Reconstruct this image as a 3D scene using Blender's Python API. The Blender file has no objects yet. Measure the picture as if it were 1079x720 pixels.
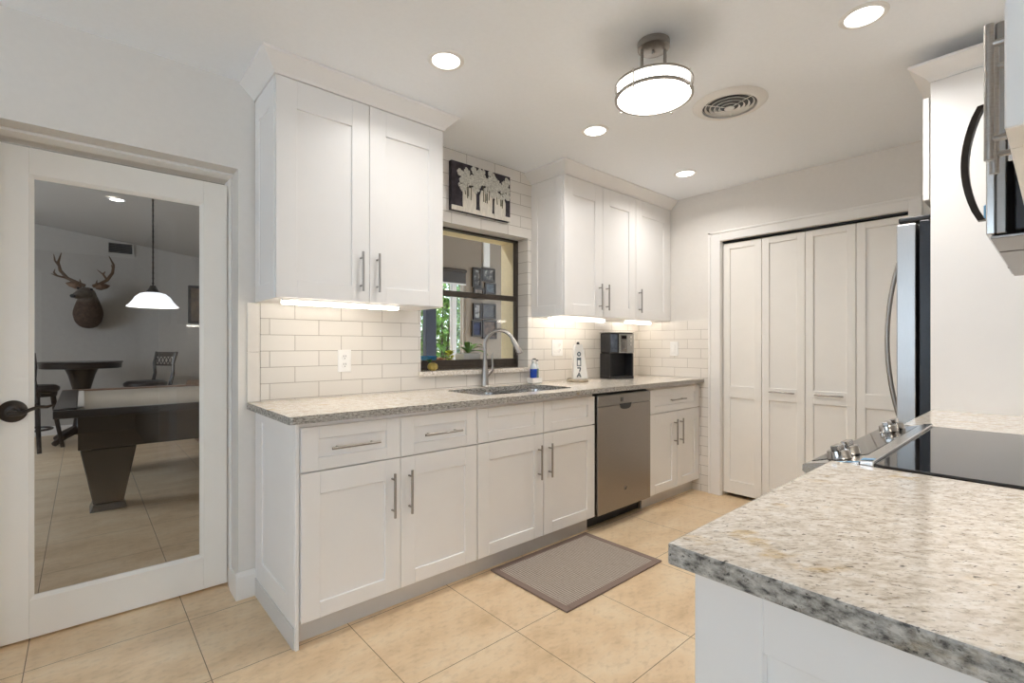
import bpy, bmesh, math, random
from mathutils import Vector, Matrix, noise
R = math.radians
S = bpy.context.scene
COL = S.collection
random.seed(7)

# ------------------------------------------------------------------ camera
cam_d = bpy.data.cameras.new('camera')
cam = bpy.data.objects.new('camera', cam_d)
COL.objects.link(cam)
cam.location = (0, 0, 1.1814)
cam.rotation_euler = (R(90), 0, R(48.463 - 90))
cam_d.sensor_width = 36.0
cam_d.lens = 510.53 * 36 / 1079
cam_d.shift_y = 4.33 / 1079
cam_d.clip_start = 0.01
cam_d.clip_end = 200
S.camera = cam

# ------------------------------------------------------------------ view, world, sun, daylight
S.view_settings.view_transform = 'Standard'
S.view_settings.look = 'None'
S.view_settings.gamma = 1.0
S.view_settings.use_curve_mapping = False
S.view_settings.exposure = 0.80
S.cycles.max_bounces = 12
S.cycles.diffuse_bounces = 9
S.cycles.glossy_bounces = 5
S.cycles.transparent_max_bounces = 12
S.cycles.caustics_reflective = False
S.cycles.caustics_refractive = False
S.cycles.sample_clamp_indirect = 6.0
S.cycles.use_denoising = True

W = bpy.data.worlds.new('sky')
S.world = W
W.use_nodes = True
bg = W.node_tree.nodes['Background']
bg.inputs['Color'].default_value = (0.72, 0.86, 1.0, 1)
bg.inputs['Strength'].default_value = 2.6

LAMP = 5.0          # recessed lamp power
FIXTURE = 6.0        # drum light emission
STRIP = 9.0          # under cabinet strip emission
DAY = 0.7           # daylight of the rear window and the added dining fill window


def light(name, kind, loc, power, color, rot=(0, 0, 0), **kw):
    d = bpy.data.lights.new(name, kind)
    d.energy = power
    d.color = color
    for k, v in kw.items():
        setattr(d, k, v)
    o = bpy.data.objects.new(name, d)
    o.location = loc
    o.rotation_euler = rot
    COL.objects.link(o)
    return o


light('sun', 'SUN', (4, 12, 12), 4.0, (1.0, 0.95, 0.85), (R(-38), R(20), 0), angle=R(1.0))
# unseen dining window added for fill, and rear window daylight; lights sit in the openings
light('added_dining_fill', 'AREA', (-1.6, -3.12, 1.15), DAY, (1.0, 0.97, 0.94), (R(90), 0, 0),
      shape='RECTANGLE', size=2.3, size_y=1.9)
light('rear_window_daylight', 'AREA', (-2.93, 1.1, 1.43), DAY * 0.2, (0.86, 0.93, 1.0), (0, R(-90), 0),
      shape='RECTANGLE', size=1.4, size_y=1.9)
# daylight in the game room, from its own window on the left wall
light('game_room_daylight', 'AREA', (-2.85, 5.8, 1.6), 24.0, (0.86, 0.92, 1.0), (0, R(-90), 0),
      shape='RECTANGLE', size=1.4, size_y=2.2)

# ------------------------------------------------------------------ materials
MATS = {}


def nodes_of(name):
    m = bpy.data.materials.new(name)
    m.use_nodes = True
    nt = m.node_tree
    return m, nt, nt.nodes['Principled BSDF']


def N(nt, t, **kw):
    n = nt.nodes.new(t)
    for k, v in kw.items():
        setattr(n, k, v)
    return n


def ramp(nt, stops, fac):
    r = N(nt, 'ShaderNodeValToRGB')
    e = r.color_ramp.elements
    while len(e) < len(stops):
        e.new(0.5)
    for i, (p, c) in enumerate(stops):
        e[i].position = p
        e[i].color = (*c, 1)
    nt.links.new(fac, r.inputs[0])
    return r.outputs[0]


def noise_tex(nt, scale, detail=3, rough=0.55, vec=None):
    n = N(nt, 'ShaderNodeTexNoise')
    n.inputs['Scale'].default_value = scale
    n.inputs['Detail'].default_value = detail
    n.inputs['Roughness'].default_value = rough
    if vec is not None:
        nt.links.new(vec, n.inputs['Vector'])
    return n.outputs['Fac']


def world_pos(nt, scale=(1, 1, 1), loc=(0, 0, 0), rot=(0, 0, 0)):
    g = N(nt, 'ShaderNodeNewGeometry')
    mp = N(nt, 'ShaderNodeMapping')
    mp.inputs['Scale'].default_value = scale
    mp.inputs['Location'].default_value = loc
    mp.inputs['Rotation'].default_value = rot
    nt.links.new(g.outputs['Position'], mp.inputs['Vector'])
    return mp.outputs['Vector']


def obj_pos(nt, scale=(1, 1, 1)):
    g = N(nt, 'ShaderNodeTexCoord')
    mp = N(nt, 'ShaderNodeMapping')
    mp.inputs['Scale'].default_value = scale
    nt.links.new(g.outputs['Object'], mp.inputs['Vector'])
    return mp.outputs['Vector']


def plain(name, col, rough=0.5, metal=0.0, var=0.05, scale=20, stretch=(1, 1, 1), bump=0.0, coat=0.0, ior=1.5,
          emit=None, emit_s=0.0):
    """principled surface with a soft procedural colour and roughness variation"""
    m, nt, b = nodes_of(name)
    v = obj_pos(nt, stretch)
    f = noise_tex(nt, scale, 3, 0.55, v)
    lo = tuple(c * (1 - var) for c in col)
    hi = tuple(min(1, c * (1 + var)) for c in col)
    nt.links.new(ramp(nt, [(0.3, lo), (0.7, hi)], f), b.inputs['Base Color'])
    mr = N(nt, 'ShaderNodeMapRange')
    mr.inputs['To Min'].default_value = max(0.02, rough - 0.04)
    mr.inputs['To Max'].default_value = min(1, rough + 0.04)
    nt.links.new(f, mr.inputs['Value'])
    nt.links.new(mr.outputs[0], b.inputs['Roughness'])
    b.inputs['Metallic'].default_value = metal
    b.inputs['IOR'].default_value = ior
    if coat:
        b.inputs['Coat Weight'].default_value = coat
        b.inputs['Coat Roughness'].default_value = 0.08
    if emit:
        b.inputs['Emission Color'].default_value = (*emit, 1)
        b.inputs['Emission Strength'].default_value = emit_s
    if bump:
        bp = N(nt, 'ShaderNodeBump')
        bp.inputs['Strength'].default_value = bump
        bp.inputs['Distance'].default_value = 0.002
        nt.links.new(f, bp.inputs['Height'])
        nt.links.new(bp.outputs[0], b.inputs['Normal'])
    MATS[name] = m
    return m


M_cab = plain('white_cabinet_paint', (0.86, 0.845, 0.83), 0.38, var=0.01, scale=6)
M_wall = plain('wall_paint', (0.765, 0.735, 0.695), 0.7, var=0.012, scale=40, bump=0.05)
M_ceil = plain('ceiling_paint', (0.90, 0.93, 0.97), 0.8, var=0.01, scale=60, bump=0.04)
M_dining = plain('dark_unseen_wall', (0.34, 0.31, 0.27), 0.8, var=0.02)  # unseen walls toned dark to cut the light they bounce back
M_trim = plain('trim_paint', (0.84, 0.82, 0.79), 0.42, var=0.01, scale=8)
M_door = plain('door_paint', (0.89, 0.86, 0.81), 0.42, var=0.01, scale=8)
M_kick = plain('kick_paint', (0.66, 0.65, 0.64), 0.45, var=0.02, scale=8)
M_nickel = plain('brushed_nickel', (0.38, 0.355, 0.33), 0.3, 1.0, var=0.08, scale=60, stretch=(1, 1, 8))
M_steel = plain('brushed_stainless', (0.31, 0.28, 0.255), 0.30, 1.0, var=0.05, scale=18, stretch=(1, 1, 40))
M_steel_h = plain('bright_stainless', (0.66, 0.65, 0.64), 0.22, 1.0, var=0.05, scale=18, stretch=(1, 1, 40))
M_knob = plain('satin_knob_steel', (0.50, 0.48, 0.46), 0.16, 1.0, var=0.05)
M_fdoor = plain('fridge_door_stainless', (0.50, 0.495, 0.49), 0.33, 1.0, var=0.05, scale=18, stretch=(40, 40, 1))
M_chrome = plain('chrome', (0.80, 0.79, 0.77), 0.10, 1.0, var=0.03)
M_dkrim = plain('darker_stainless', (0.30, 0.28, 0.26), 0.33, 1.0, var=0.05, scale=18, stretch=(1, 1, 40))
M_black = plain('black_plastic', (0.012, 0.012, 0.014), 0.35, var=0.2)
M_fridge = plain('fridge_side_black', (0.010, 0.012, 0.018), 0.32, var=0.2, scale=80, bump=0.1)
M_glassblack = plain('black_ceramic_glass', (0.012, 0.012, 0.013), 0.04, var=0.1, ior=1.6)
M_film = plain('blue_protective_film', (0.22, 0.50, 0.80), 0.3, var=0.08)
M_white = plain('white_plastic', (0.82, 0.81, 0.79), 0.35, var=0.01)
M_bronze = plain('dark_bronze', (0.035, 0.026, 0.020), 0.35, 0.4, var=0.2)
M_winframe = plain('bronze_window_frame', (0.055, 0.043, 0.034), 0.42, 0.3, var=0.12)
M_cream = plain('cream_stucco', (0.86, 0.77, 0.55), 0.85, var=0.05, scale=60, bump=0.2)
M_grey = plain('sunroom_wall_paint', (0.33, 0.275, 0.22), 0.8, var=0.03)
M_game = plain('game_room_paint', (0.46, 0.43, 0.39), 0.8, var=0.03)
M_dark = plain('dark_stained_wood', (0.016, 0.009, 0.007), 0.30, var=0.35, scale=10, stretch=(1, 6, 6), coat=0.3)
M_leather = plain('dark_brown_leather', (0.03, 0.022, 0.02), 0.4, var=0.2, scale=60, bump=0.2)
M_rail = plain('mid_brown_wood', (0.20, 0.11, 0.065), 0.35, var=0.25, scale=12, stretch=(1, 8, 8))
M_cloth = plain('taupe_felt', (0.33, 0.29, 0.24), 0.95, var=0.05, scale=200)
M_navy = plain('navy_post_paint', (0.035, 0.042, 0.07), 0.5, var=0.1)
M_leaf = plain('green_leaf', (0.15, 0.32, 0.06), 0.45, var=0.6, scale=9)
M_leaf2 = plain('light_green_leaf', (0.34, 0.50, 0.09), 0.45, var=0.6, scale=9)
M_leafd = plain('dark_green_leaf', (0.045, 0.13, 0.035), 0.4, var=0.3, scale=4)
M_yell = plain('yellow_green_leaf', (0.55, 0.62, 0.04), 0.5, var=0.25, scale=30)
M_red = plain('orange_red_leaf', (0.62, 0.24, 0.12), 0.5, var=0.35, scale=60)
M_gourd = plain('olive_gold_rind', (0.36, 0.27, 0.06), 0.45, var=0.4, scale=30)
M_blue = plain('blue_ceramic', (0.04, 0.22, 0.45), 0.25, var=0.15)
M_soap = plain('blue_dish_soap', (0.01, 0.06, 0.42), 0.15, var=0.15)
M_teal = plain('green_grey_bottle', (0.16, 0.26, 0.24), 0.2, var=0.2)
M_clear = plain('frosted_bottle', (0.66, 0.70, 0.72), 0.2, var=0.08)
M_ink = plain('dark_letter_paint', (0.12, 0.15, 0.17), 0.5, var=0.2)
M_canvas = plain('black_canvas', (0.035, 0.028, 0.038), 0.7, var=0.5, scale=30, bump=0.2)
M_vase = plain('cream_white_brushwork', (0.74, 0.70, 0.62), 0.7, var=0.14, scale=30, stretch=(6, 1, 1), bump=0.3)
M_petal = plain('ivory_grey_petal', (0.60, 0.59, 0.54), 0.7, var=0.30, scale=90, bump=0.3)
M_twig = plain('dark_olive_stem', (0.10, 0.10, 0.05), 0.7, var=0.3)
M_matborder = plain('mat_border_fabric', (0.24, 0.175, 0.145), 0.9, var=0.12, scale=300)
M_deer = plain('deer_fur', (0.17, 0.105, 0.07), 0.9, var=0.35, scale=9, bump=0.5)
M_deerface = plain('deer_grey_muzzle', (0.17, 0.145, 0.125), 0.9, var=0.25, scale=20)
M_antler = plain('antler_bone', (0.14, 0.085, 0.05), 0.6, var=0.3, scale=14)
M_ground = plain('garden_ground', (0.16, 0.22, 0.08), 0.95, var=0.4, scale=3)
M_display = plain('dark_display', (0.02, 0.012, 0.012), 0.1, var=0.1)
M_lens = plain('lit_lamp_lens', (0.9, 0.9, 0.88), 0.5, var=0.01, emit=(1.0, 0.95, 0.88), emit_s=4.0)
M_drum = plain('lit_frosted_glass', (0.9, 0.9, 0.88), 0.4, var=0.01, emit=(1.0, 0.965, 0.92), emit_s=FIXTURE)
M_strip = plain('lit_strip_diffuser', (0.9, 0.9, 0.88), 0.4, var=0.01, emit=(1.0, 0.92, 0.81), emit_s=STRIP)
M_shade = plain('lit_milk_glass_shade', (0.85, 0.85, 0.83), 0.3, var=0.01, emit=(0.95, 0.97, 1.0), emit_s=0.62)


def glass(name, ior=1.45, tint=(1, 1, 1)):
    m = bpy.data.materials.new(name)
    m.use_nodes = True
    nt = m.node_tree
    nt.nodes.clear()
    out = N(nt, 'ShaderNodeOutputMaterial')
    mx = N(nt, 'ShaderNodeMixShader')
    tr = N(nt, 'ShaderNodeBsdfTransparent')
    tr.inputs[0].default_value = (*tint, 1)
    gl = N(nt, 'ShaderNodeBsdfGlossy')
    gl.inputs['Roughness'].default_value = 0.01
    fr = N(nt, 'ShaderNodeFresnel')
    fr.inputs['IOR'].default_value = ior
    nt.links.new(fr.outputs[0], mx.inputs[0])
    nt.links.new(tr.outputs[0], mx.inputs[1])
    nt.links.new(gl.outputs[0], mx.inputs[2])
    nt.links.new(mx.outputs[0], out.inputs[0])
    return m


M_pane = glass('window_pane_glass', 1.27)
M_doorglass = glass('door_pane_glass', 1.5, (0.94, 0.95, 0.96))


def tile_mat(name, along):
    """running-bond white subway tile, laid out in world metres along x or y"""
    m, nt, b = nodes_of(name)
    g = N(nt, 'ShaderNodeNewGeometry')
    sp = N(nt, 'ShaderNodeSeparateXYZ')
    nt.links.new(g.outputs['Position'], sp.inputs[0])
    cb = N(nt, 'ShaderNodeCombineXYZ')
    nt.links.new(sp.outputs['X' if along == 'x' else 'Y'], cb.inputs[0])
    nt.links.new(sp.outputs['Z'], cb.inputs[1])
    mp = N(nt, 'ShaderNodeMapping')
    if along == 'x':
        mp.inputs['Location'].default_value = (-0.3225, -0.9195 + 0.0785 * 20, 0)
    else:
        mp.inputs['Location'].default_value = (-2.05 + 2.35, -0.9195 + 0.0785 * 20, 0)
    nt.links.new(cb.outputs[0], mp.inputs[0])
    br = N(nt, 'ShaderNodeTexBrick', offset=0.5, offset_frequency=2)
    br.inputs['Scale'].default_value = 1.0
    br.inputs['Brick Width'].default_value = 0.2345
    br.inputs['Row Height'].default_value = 0.0785
    br.inputs['Mortar Size'].default_value = 0.0017
    br.inputs['Mortar Smooth'].default_value = 0.25
    br.inputs['Bias'].default_value = 0.0
    br.inputs['Color1'].default_value = (0.76, 0.725, 0.675, 1)
    br.inputs['Color2'].default_value = (0.71, 0.675, 0.625, 1)
    br.inputs['Mortar'].default_value = (0.38, 0.34, 0.30, 1)
    nt.links.new(mp.outputs[0], br.inputs['Vector'])
    nt.links.new(br.outputs['Color'], b.inputs['Base Color'])
    b.inputs['Roughness'].default_value = 0.22
    bp = N(nt, 'ShaderNodeBump', invert=True)
    bp.inputs['Strength'].default_value = 0.5
    bp.inputs['Distance'].default_value = 0.002
    nt.links.new(br.outputs['Fac'], bp.inputs['Height'])
    nt.links.new(bp.outputs[0], b.inputs['Normal'])
    return m


M_tile_x = tile_mat('subway_tile_long_wall', 'x')
M_tile_y = tile_mat('subway_tile_end_wall', 'y')


def floor_mat():
    m, nt, b = nodes_of('travertine_floor_tile')
    v = world_pos(nt, (1, 1, 1), (-0.341 + 0.501 * 20, -1.486 + 0.4965 * 20, 0))
    br = N(nt, 'ShaderNodeTexBrick', offset=0.0, offset_frequency=1)
    br.inputs['Scale'].default_value = 1.0
    br.inputs['Brick Width'].default_value = 0.501
    br.inputs['Row Height'].default_value = 0.4965
    br.inputs['Mortar Size'].default_value = 0.0016
    br.inputs['Mortar Smooth'].default_value = 0.1
    br.inputs['Color1'].default_value = (0.5, 0.5, 0.5, 1)
    br.inputs['Color2'].default_value = (0.46, 0.46, 0.46, 1)
    br.inputs['Mortar'].default_value = (0, 0, 0, 1)
    nt.links.new(v, br.inputs['Vector'])
    w = world_pos(nt, (1, 1.6, 1))
    f1 = noise_tex(nt, 3.2, 8, 0.62, w)
    f2 = noise_tex(nt, 26, 5, 0.6, w)
    c1 = ramp(nt, [(0.30, (0.64, 0.455, 0.265)), (0.48, (0.77, 0.58, 0.37)), (0.70, (0.84, 0.69, 0.49))], f1)
    c2 = ramp(nt, [(0.30, (0.80, 0.77, 0.72)), (0.5, (1, 1, 1)), (0.72, (1.0, 0.98, 0.93))], f2)
    mu = N(nt, 'ShaderNodeMixRGB', blend_type='MULTIPLY')
    mu.inputs[0].default_value = 0.75
    nt.links.new(c1, mu.inputs[1])
    nt.links.new(c2, mu.inputs[2])
    mx = N(nt, 'ShaderNodeMixRGB')
    nt.links.new(br.outputs['Fac'], mx.inputs[0])
    nt.links.new(mu.outputs[0], mx.inputs[1])
    mx.inputs[2].default_value = (0.20, 0.13, 0.075, 1)
    nt.links.new(mx.outputs[0], b.inputs['Base Color'])
    b.inputs['Roughness'].default_value = 0.36
    bp = N(nt, 'ShaderNodeBump', invert=True)
    bp.inputs['Strength'].default_value = 0.4
    bp.inputs['Distance'].default_value = 0.002
    nt.links.new(br.outputs['Fac'], bp.inputs['Height'])
    nt.links.new(bp.outputs[0], b.inputs['Normal'])
    return m


M_floor = floor_mat()


def granite_mat(name, edge=False):
    m, nt, b = nodes_of(name)
    r0 = world_pos(nt, rot=(0, 0, R(42)))
    mp = N(nt, 'ShaderNodeMapping')
    mp.inputs['Scale'].default_value = (0.52, 1.0, 1.0)
    nt.links.new(r0, mp.inputs['Vector'])
    v = mp.outputs['Vector']
    f1 = noise_tex(nt, 88, 5, 0.62, v)
    f2 = noise_tex(nt, 150, 4, 0.6, v)
    f4 = noise_tex(nt, 16, 4, 0.6, v)
    f5 = noise_tex(nt, 230, 3, 0.6, v)
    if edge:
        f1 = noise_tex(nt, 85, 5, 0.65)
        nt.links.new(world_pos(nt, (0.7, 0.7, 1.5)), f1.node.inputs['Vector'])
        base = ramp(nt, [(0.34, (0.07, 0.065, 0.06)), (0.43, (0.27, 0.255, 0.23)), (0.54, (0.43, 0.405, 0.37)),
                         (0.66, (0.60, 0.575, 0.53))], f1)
    else:
        base = ramp(nt, [(0.34, (0.56, 0.485, 0.40)), (0.44, (0.72, 0.65, 0.56)), (0.53, (0.79, 0.725, 0.645)),
                         (0.63, (0.87, 0.825, 0.765))], f1)
    mid = ramp(nt, [(0.36, (0.62, 0.585, 0.54)), (0.45, (1, 1, 1))], f5)
    dark = ramp(nt, [(0.33, (0.16, 0.15, 0.14)), (0.38, (1, 1, 1))], f2)
    gold = ramp(nt, [(0.62, (0, 0, 0)), (0.74, (1, 1, 1))], f4)

    def mult(fac, a, c):
        x = N(nt, 'ShaderNodeMixRGB', blend_type='MULTIPLY')
        if isinstance(fac, float):
            x.inputs[0].default_value = fac
        else:
            nt.links.new(fac, x.inputs[0])
        nt.links.new(a, x.inputs[1])
        if isinstance(c, tuple):
            x.inputs[2].default_value = c
        else:
            nt.links.new(c, x.inputs[2])
        return x.outputs[0]
    c = mult(0.7, base, mid)
    c = mult(0.85, c, dark)
    c = mult(gold, c, (0.88, 0.74, 0.50, 1))
    nt.links.new(c, b.inputs['Base Color'])
    b.inputs['Roughness'].default_value = 0.45 if edge else 0.11
    return m


M_granite = granite_mat('speckled_granite')
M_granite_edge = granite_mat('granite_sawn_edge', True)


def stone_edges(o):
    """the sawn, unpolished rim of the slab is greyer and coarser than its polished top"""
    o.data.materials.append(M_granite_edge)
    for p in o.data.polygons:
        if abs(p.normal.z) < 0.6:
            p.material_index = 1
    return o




def weave_mat():
    m, nt, b = nodes_of('woven_mat_fibre')
    v = world_pos(nt, (1, 1, 1))
    wv = N(nt, 'ShaderNodeTexWave', wave_type='BANDS', bands_direction='X')
    wv.inputs['Scale'].default_value = 22
    wv.inputs['Distortion'].default_value = 3.0
    wv.inputs['Detail'].default_value = 3
    nt.links.new(v, wv.inputs['Vector'])
    v2 = world_pos(nt, (9, 90, 1))
    f = noise_tex(nt, 3.0, 3, 0.6, v2)
    a = N(nt, 'ShaderNodeMath', operation='MULTIPLY')
    nt.links.new(wv.outputs['Fac'], a.inputs[0])
    nt.links.new(f, a.inputs[1])
    nt.links.new(ramp(nt, [(0.05, (0.24, 0.195, 0.16)), (0.26, (0.36, 0.305, 0.255)), (0.5, (0.49, 0.425, 0.365))],
                      a.outputs[0]), b.inputs['Base Color'])
    b.inputs['Roughness'].default_value = 0.95
    bp = N(nt, 'ShaderNodeBump')
    bp.inputs['Strength'].default_value = 0.5
    bp.inputs['Distance'].default_value = 0.002
    nt.links.new(a.outputs[0], bp.inputs['Height'])
    nt.links.new(bp.outputs[0], b.inputs['Normal'])
    return m


M_weave = weave_mat()


def photo_mat(name, cols, scale):
    m, nt, b = nodes_of(name)
    f = noise_tex(nt, scale, 2, 0.5, obj_pos(nt))
    st = [(0.32 + 0.36 * i / max(1, len(cols) - 1), c) for i, c in enumerate(cols)]
    nt.links.new(ramp(nt, st, f), b.inputs['Base Color'])
    b.inputs['Roughness'].default_value = 0.6
    return m


# ------------------------------------------------------------------ mesh builder
class MB:
    def __init__(s):
        s.bm = bmesh.new()

    def box(s, x0, x1, y0, y1, z0, z1, bev=0.0015, seg=1):
        x0, x1 = min(x0, x1), max(x0, x1)
        y0, y1 = min(y0, y1), max(y0, y1)
        z0, z1 = min(z0, z1), max(z0, z1)
        c = [(x0, y0, z0), (x1, y0, z0), (x1, y1, z0), (x0, y1, z0),
             (x0, y0, z1), (x1, y0, z1), (x1, y1, z1), (x0, y1, z1)]
        return s.hexa(c, bev, seg)

    def hexa(s, c, bev=0.0, seg=1):
        v = [s.bm.verts.new(p) for p in c]
        fs = [s.bm.faces.new([v[i] for i in q]) for q in
              ((3, 2, 1, 0), (4, 5, 6, 7), (0, 1, 5, 4), (1, 2, 6, 5), (2, 3, 7, 6), (3, 0, 4, 7))]
        if bev > 0:
            es = list({e for f in fs for e in f.edges})
            bmesh.ops.bevel(s.bm, geom=es, offset=bev, offset_type='OFFSET', segments=seg, profile=0.5,
                            affect='EDGES', clamp_overlap=True)
        return s

    def tube(s, pts, rad, seg=12, cap=True):
        pts = [Vector(p) for p in pts]
        if not isinstance(rad, (list, tuple)):
            rad = [rad] * len(pts)
        t0 = (pts[1] - pts[0]).normalized()
        up = Vector((0, 0, 1)) if abs(t0.z) < 0.9 else Vector((1, 0, 0))
        n = t0.cross(up).normalized()
        rings = []
        for i, p in enumerate(pts):
            if i == 0:
                t = t0
            elif i == len(pts) - 1:
                t = (pts[-1] - pts[-2]).normalized()
            else:
                t = ((pts[i + 1] - p).normalized() + (p - pts[i - 1]).normalized()).normalized()
            n = (n - t * n.dot(t)).normalized()
            bb = t.cross(n)
            rings.append([s.bm.verts.new(p + (n * math.cos(2 * math.pi * k / seg) + bb * math.sin(2 * math.pi * k / seg)) * rad[i])
                          for k in range(seg)])
        for a, b in zip(rings, rings[1:]):
            for k in range(seg):
                s.bm.faces.new((a[k], a[(k + 1) % seg], b[(k + 1) % seg], b[k])).smooth = True
        if cap:
            s.bm.faces.new(list(reversed(rings[0])))
            s.bm.faces.new(rings[-1])
        return s

    def cyl(s, p0, p1, r0, r1=None, seg=20):
        return s.tube([p0, p1], [r0, r0 if r1 is None else r1], seg)

    def lathe(s, prof, c, seg=36, close=False, sx=1, sy=1):
        """prof: list of (radius, z); r==0 ends become poles"""
        rings = []
        for r, z in prof:
            if r < 1e-6:
                rings.append([s.bm.verts.new((c[0], c[1], c[2] + z))])
            else:
                rings.append([s.bm.verts.new((c[0] + sx * r * math.cos(2 * math.pi * k / seg),
                                              c[1] + sy * r * math.sin(2 * math.pi * k / seg), c[2] + z)) for k in range(seg)])
        pr = list(zip(rings, rings[1:]))
        if close:
            pr.append((rings[-1], rings[0]))
        for a, b in pr:
            if len(a) == 1 and len(b) == 1:
                continue
            for k in range(seg):
                k2 = (k + 1) % seg
                if len(a) == 1:
                    s.bm.faces.new((a[0], b[k2], b[k])).smooth = True
                elif len(b) == 1:
                    s.bm.faces.new((a[k], a[k2], b[0])).smooth = True
                else:
                    s.bm.faces.new((a[k], a[k2], b[k2], b[k])).smooth = True
        return s

    def prism(s, pts, axis, a0, a1):
        """extrude a 2d polygon (pts) along axis 'x'|'y'|'z' from a0 to a1"""
        def P(p, a):
            return {'x': (a, p[0], p[1]), 'y': (p[0], a, p[1]), 'z': (p[0], p[1], a)}[axis]
        lo = [s.bm.verts.new(P(p, a0)) for p in pts]
        hi = [s.bm.verts.new(P(p, a1)) for p in pts]
        n = len(pts)
        s.bm.faces.new(lo)
        s.bm.faces.new(list(reversed(hi)))
        for i in range(n):
            s.bm.faces.new((lo[(i + 1) % n], lo[i], hi[i], hi[(i + 1) % n]))
        return s

    def holed(s, outer, holes, z0, z1):
        """horizontal slab with holes; outer/holes lists of (x,y)"""
        for z, rev in ((z1, False), (z0, True)):
            es = []
            for lp in [outer] + holes:
                v = [s.bm.verts.new((p[0], p[1], z)) for p in lp]
                es += [s.bm.edges.new((v[i], v[(i + 1) % len(v)])) for i in range(len(v))]
            bmesh.ops.triangle_fill(s.bm, use_beauty=True, use_dissolve=False, edges=es)
        s.bm.verts.index_update()
        for lp in [outer] + holes:
            for i in range(len(lp)):
                p, q = lp[i], lp[(i + 1) % len(lp)]
                s.bm.faces.new([s.bm.verts.new((p[0], p[1], z0)), s.bm.verts.new((q[0], q[1], z0)),
                                s.bm.verts.new((q[0], q[1], z1)), s.bm.verts.new((p[0], p[1], z1))])
        bmesh.ops.remove_doubles(s.bm, verts=s.bm.verts, dist=1e-5)
        return s

    def sweep(s, path, normals, prof):
        """sweep a closed (offset, z) profile along an axis-aligned polyline with mitred corners"""
        rings = []
        for i, p in enumerate(path):
            if i == 0:
                o = normals[0]
            elif i == len(path) - 1:
                o = normals[-1]
            else:
                o = (normals[i - 1][0] + normals[i][0], normals[i - 1][1] + normals[i][1])
            rings.append([s.bm.verts.new((p[0] + o[0] * q[0], p[1] + o[1] * q[0], q[1])) for q in prof])
        n = len(prof)
        for a, b in zip(rings, rings[1:]):
            for k in range(n):
                s.bm.faces.new((a[k], a[(k + 1) % n], b[(k + 1) % n], b[k]))
        s.bm.faces.new(rings[0])
        s.bm.faces.new(list(reversed(rings[-1])))
        return s

    def ball(s, c, r, sx=1, sy=1, sz=1, seg=16):
        k = seg // 2
        return s.lathe([(r * math.sin(math.pi * i / k), -r * sz * math.cos(math.pi * i / k)) for i in range(k + 1)],
                       c, seg, sx=sx, sy=sy)

    def build(s, name, mat, parent=None, kind=None):
        bmesh.ops.recalc_face_normals(s.bm, faces=s.bm.faces)
        o0 = world_loc(parent) if parent else Vector((0, 0, 0))
        if parent:
            bmesh.ops.translate(s.bm, verts=s.bm.verts, vec=-o0)
        for e in s.bm.edges:
            lf = e.link_faces
            e.smooth = len(lf) == 2 and lf[0].smooth and lf[1].smooth and e.calc_face_angle(0.0) < R(32)
        me = bpy.data.meshes.new(name)
        s.bm.to_mesh(me)
        s.bm.free()
        me.materials.append(mat)
        o = bpy.data.objects.new(name, me)
        COL.objects.link(o)
        if parent:
            o.parent = parent
        if kind:
            o['kind'] = kind
        return o


def world_loc(o):
    v = Vector((0, 0, 0))
    while o is not None:
        v += Vector(o.location)
        o = o.parent
    return v


def tag(o, label, cat, group=None):
    o['label'] = label
    o['category'] = cat
    if group:
        o['group'] = group
    return o


def thing(name, label, cat, loc, group=None, rz=0.0):
    o = bpy.data.objects.new(name, None)
    o.empty_display_size = 0.05
    COL.objects.link(o)
    o.location = loc
    o.rotation_euler = (0, 0, rz)
    return tag(o, label, cat, group)


def struct(o, label=None):
    o['kind'] = 'structure'
    if label:
        o['label'] = label
    return o


def sbox(name, mat, *b, bev=0.0, label=None):
    return struct(MB().box(*b, bev=bev).build(name, mat), label)


def dup(root, loc, label, rz=None):
    r = root.copy()
    COL.objects.link(r)
    r.location = loc
    if rz is not None:
        r.rotation_euler = (0, 0, rz)
    r['label'] = label
    for ch in list(root.children):
        c = ch.copy()
        COL.objects.link(c)
        c.parent = r
        for g in list(ch.children):
            d = g.copy()
            COL.objects.link(d)
            d.parent = c
    return r


# ------------------------------------------------------------------ key dimensions (metres, camera above the origin)
YW = 2.532     # face of the long cabinet wall
YO = 2.82      # its far face
XE = 3.766     # face of the pantry wall
ZC = 2.412     # kitchen ceiling
YN = -0.30     # wall behind the range
XB = -3.0      # wall behind the camera
DX0, DX1, DZ = -0.285, 0.541, 2.004      # doorway to the game room
WX0, WX1, WZ0, WZ1 = 1.503, 2.395, 1.026, 1.95   # window opening

# ------------------------------------------------------------------ the setting
sbox('floor', M_floor, XB - 0.1, 6.2, -3.3, 8.95, -0.08, 0.0, label='beige travertine tile floor')
sbox('ceiling', M_ceil, XB - 0.1, 4.5, -3.3, YO, ZC, ZC + 0.08, label='smooth off-white kitchen ceiling')

# long wall (with doorway and window opening) ------------------------------------------------
mb = MB()
mb.box(XB, DX0, YW, YO, 0, ZC, 0)
mb.box(DX0, DX1, YW, YO, DZ, ZC, 0)
mb.box(DX1, WX0, YW, YO, 0, ZC, 0)
mb.box(WX0, WX1, YW, YO, 0, WZ0 - 0.032, 0)
mb.box(WX0, WX1, YW, YO, WZ1, ZC, 0)
mb.box(WX1, 4.5, YW, YO, 0, ZC, 0)
struct(mb.build('wall_back', M_wall), 'long off-white wall with the glass door and the window')
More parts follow.
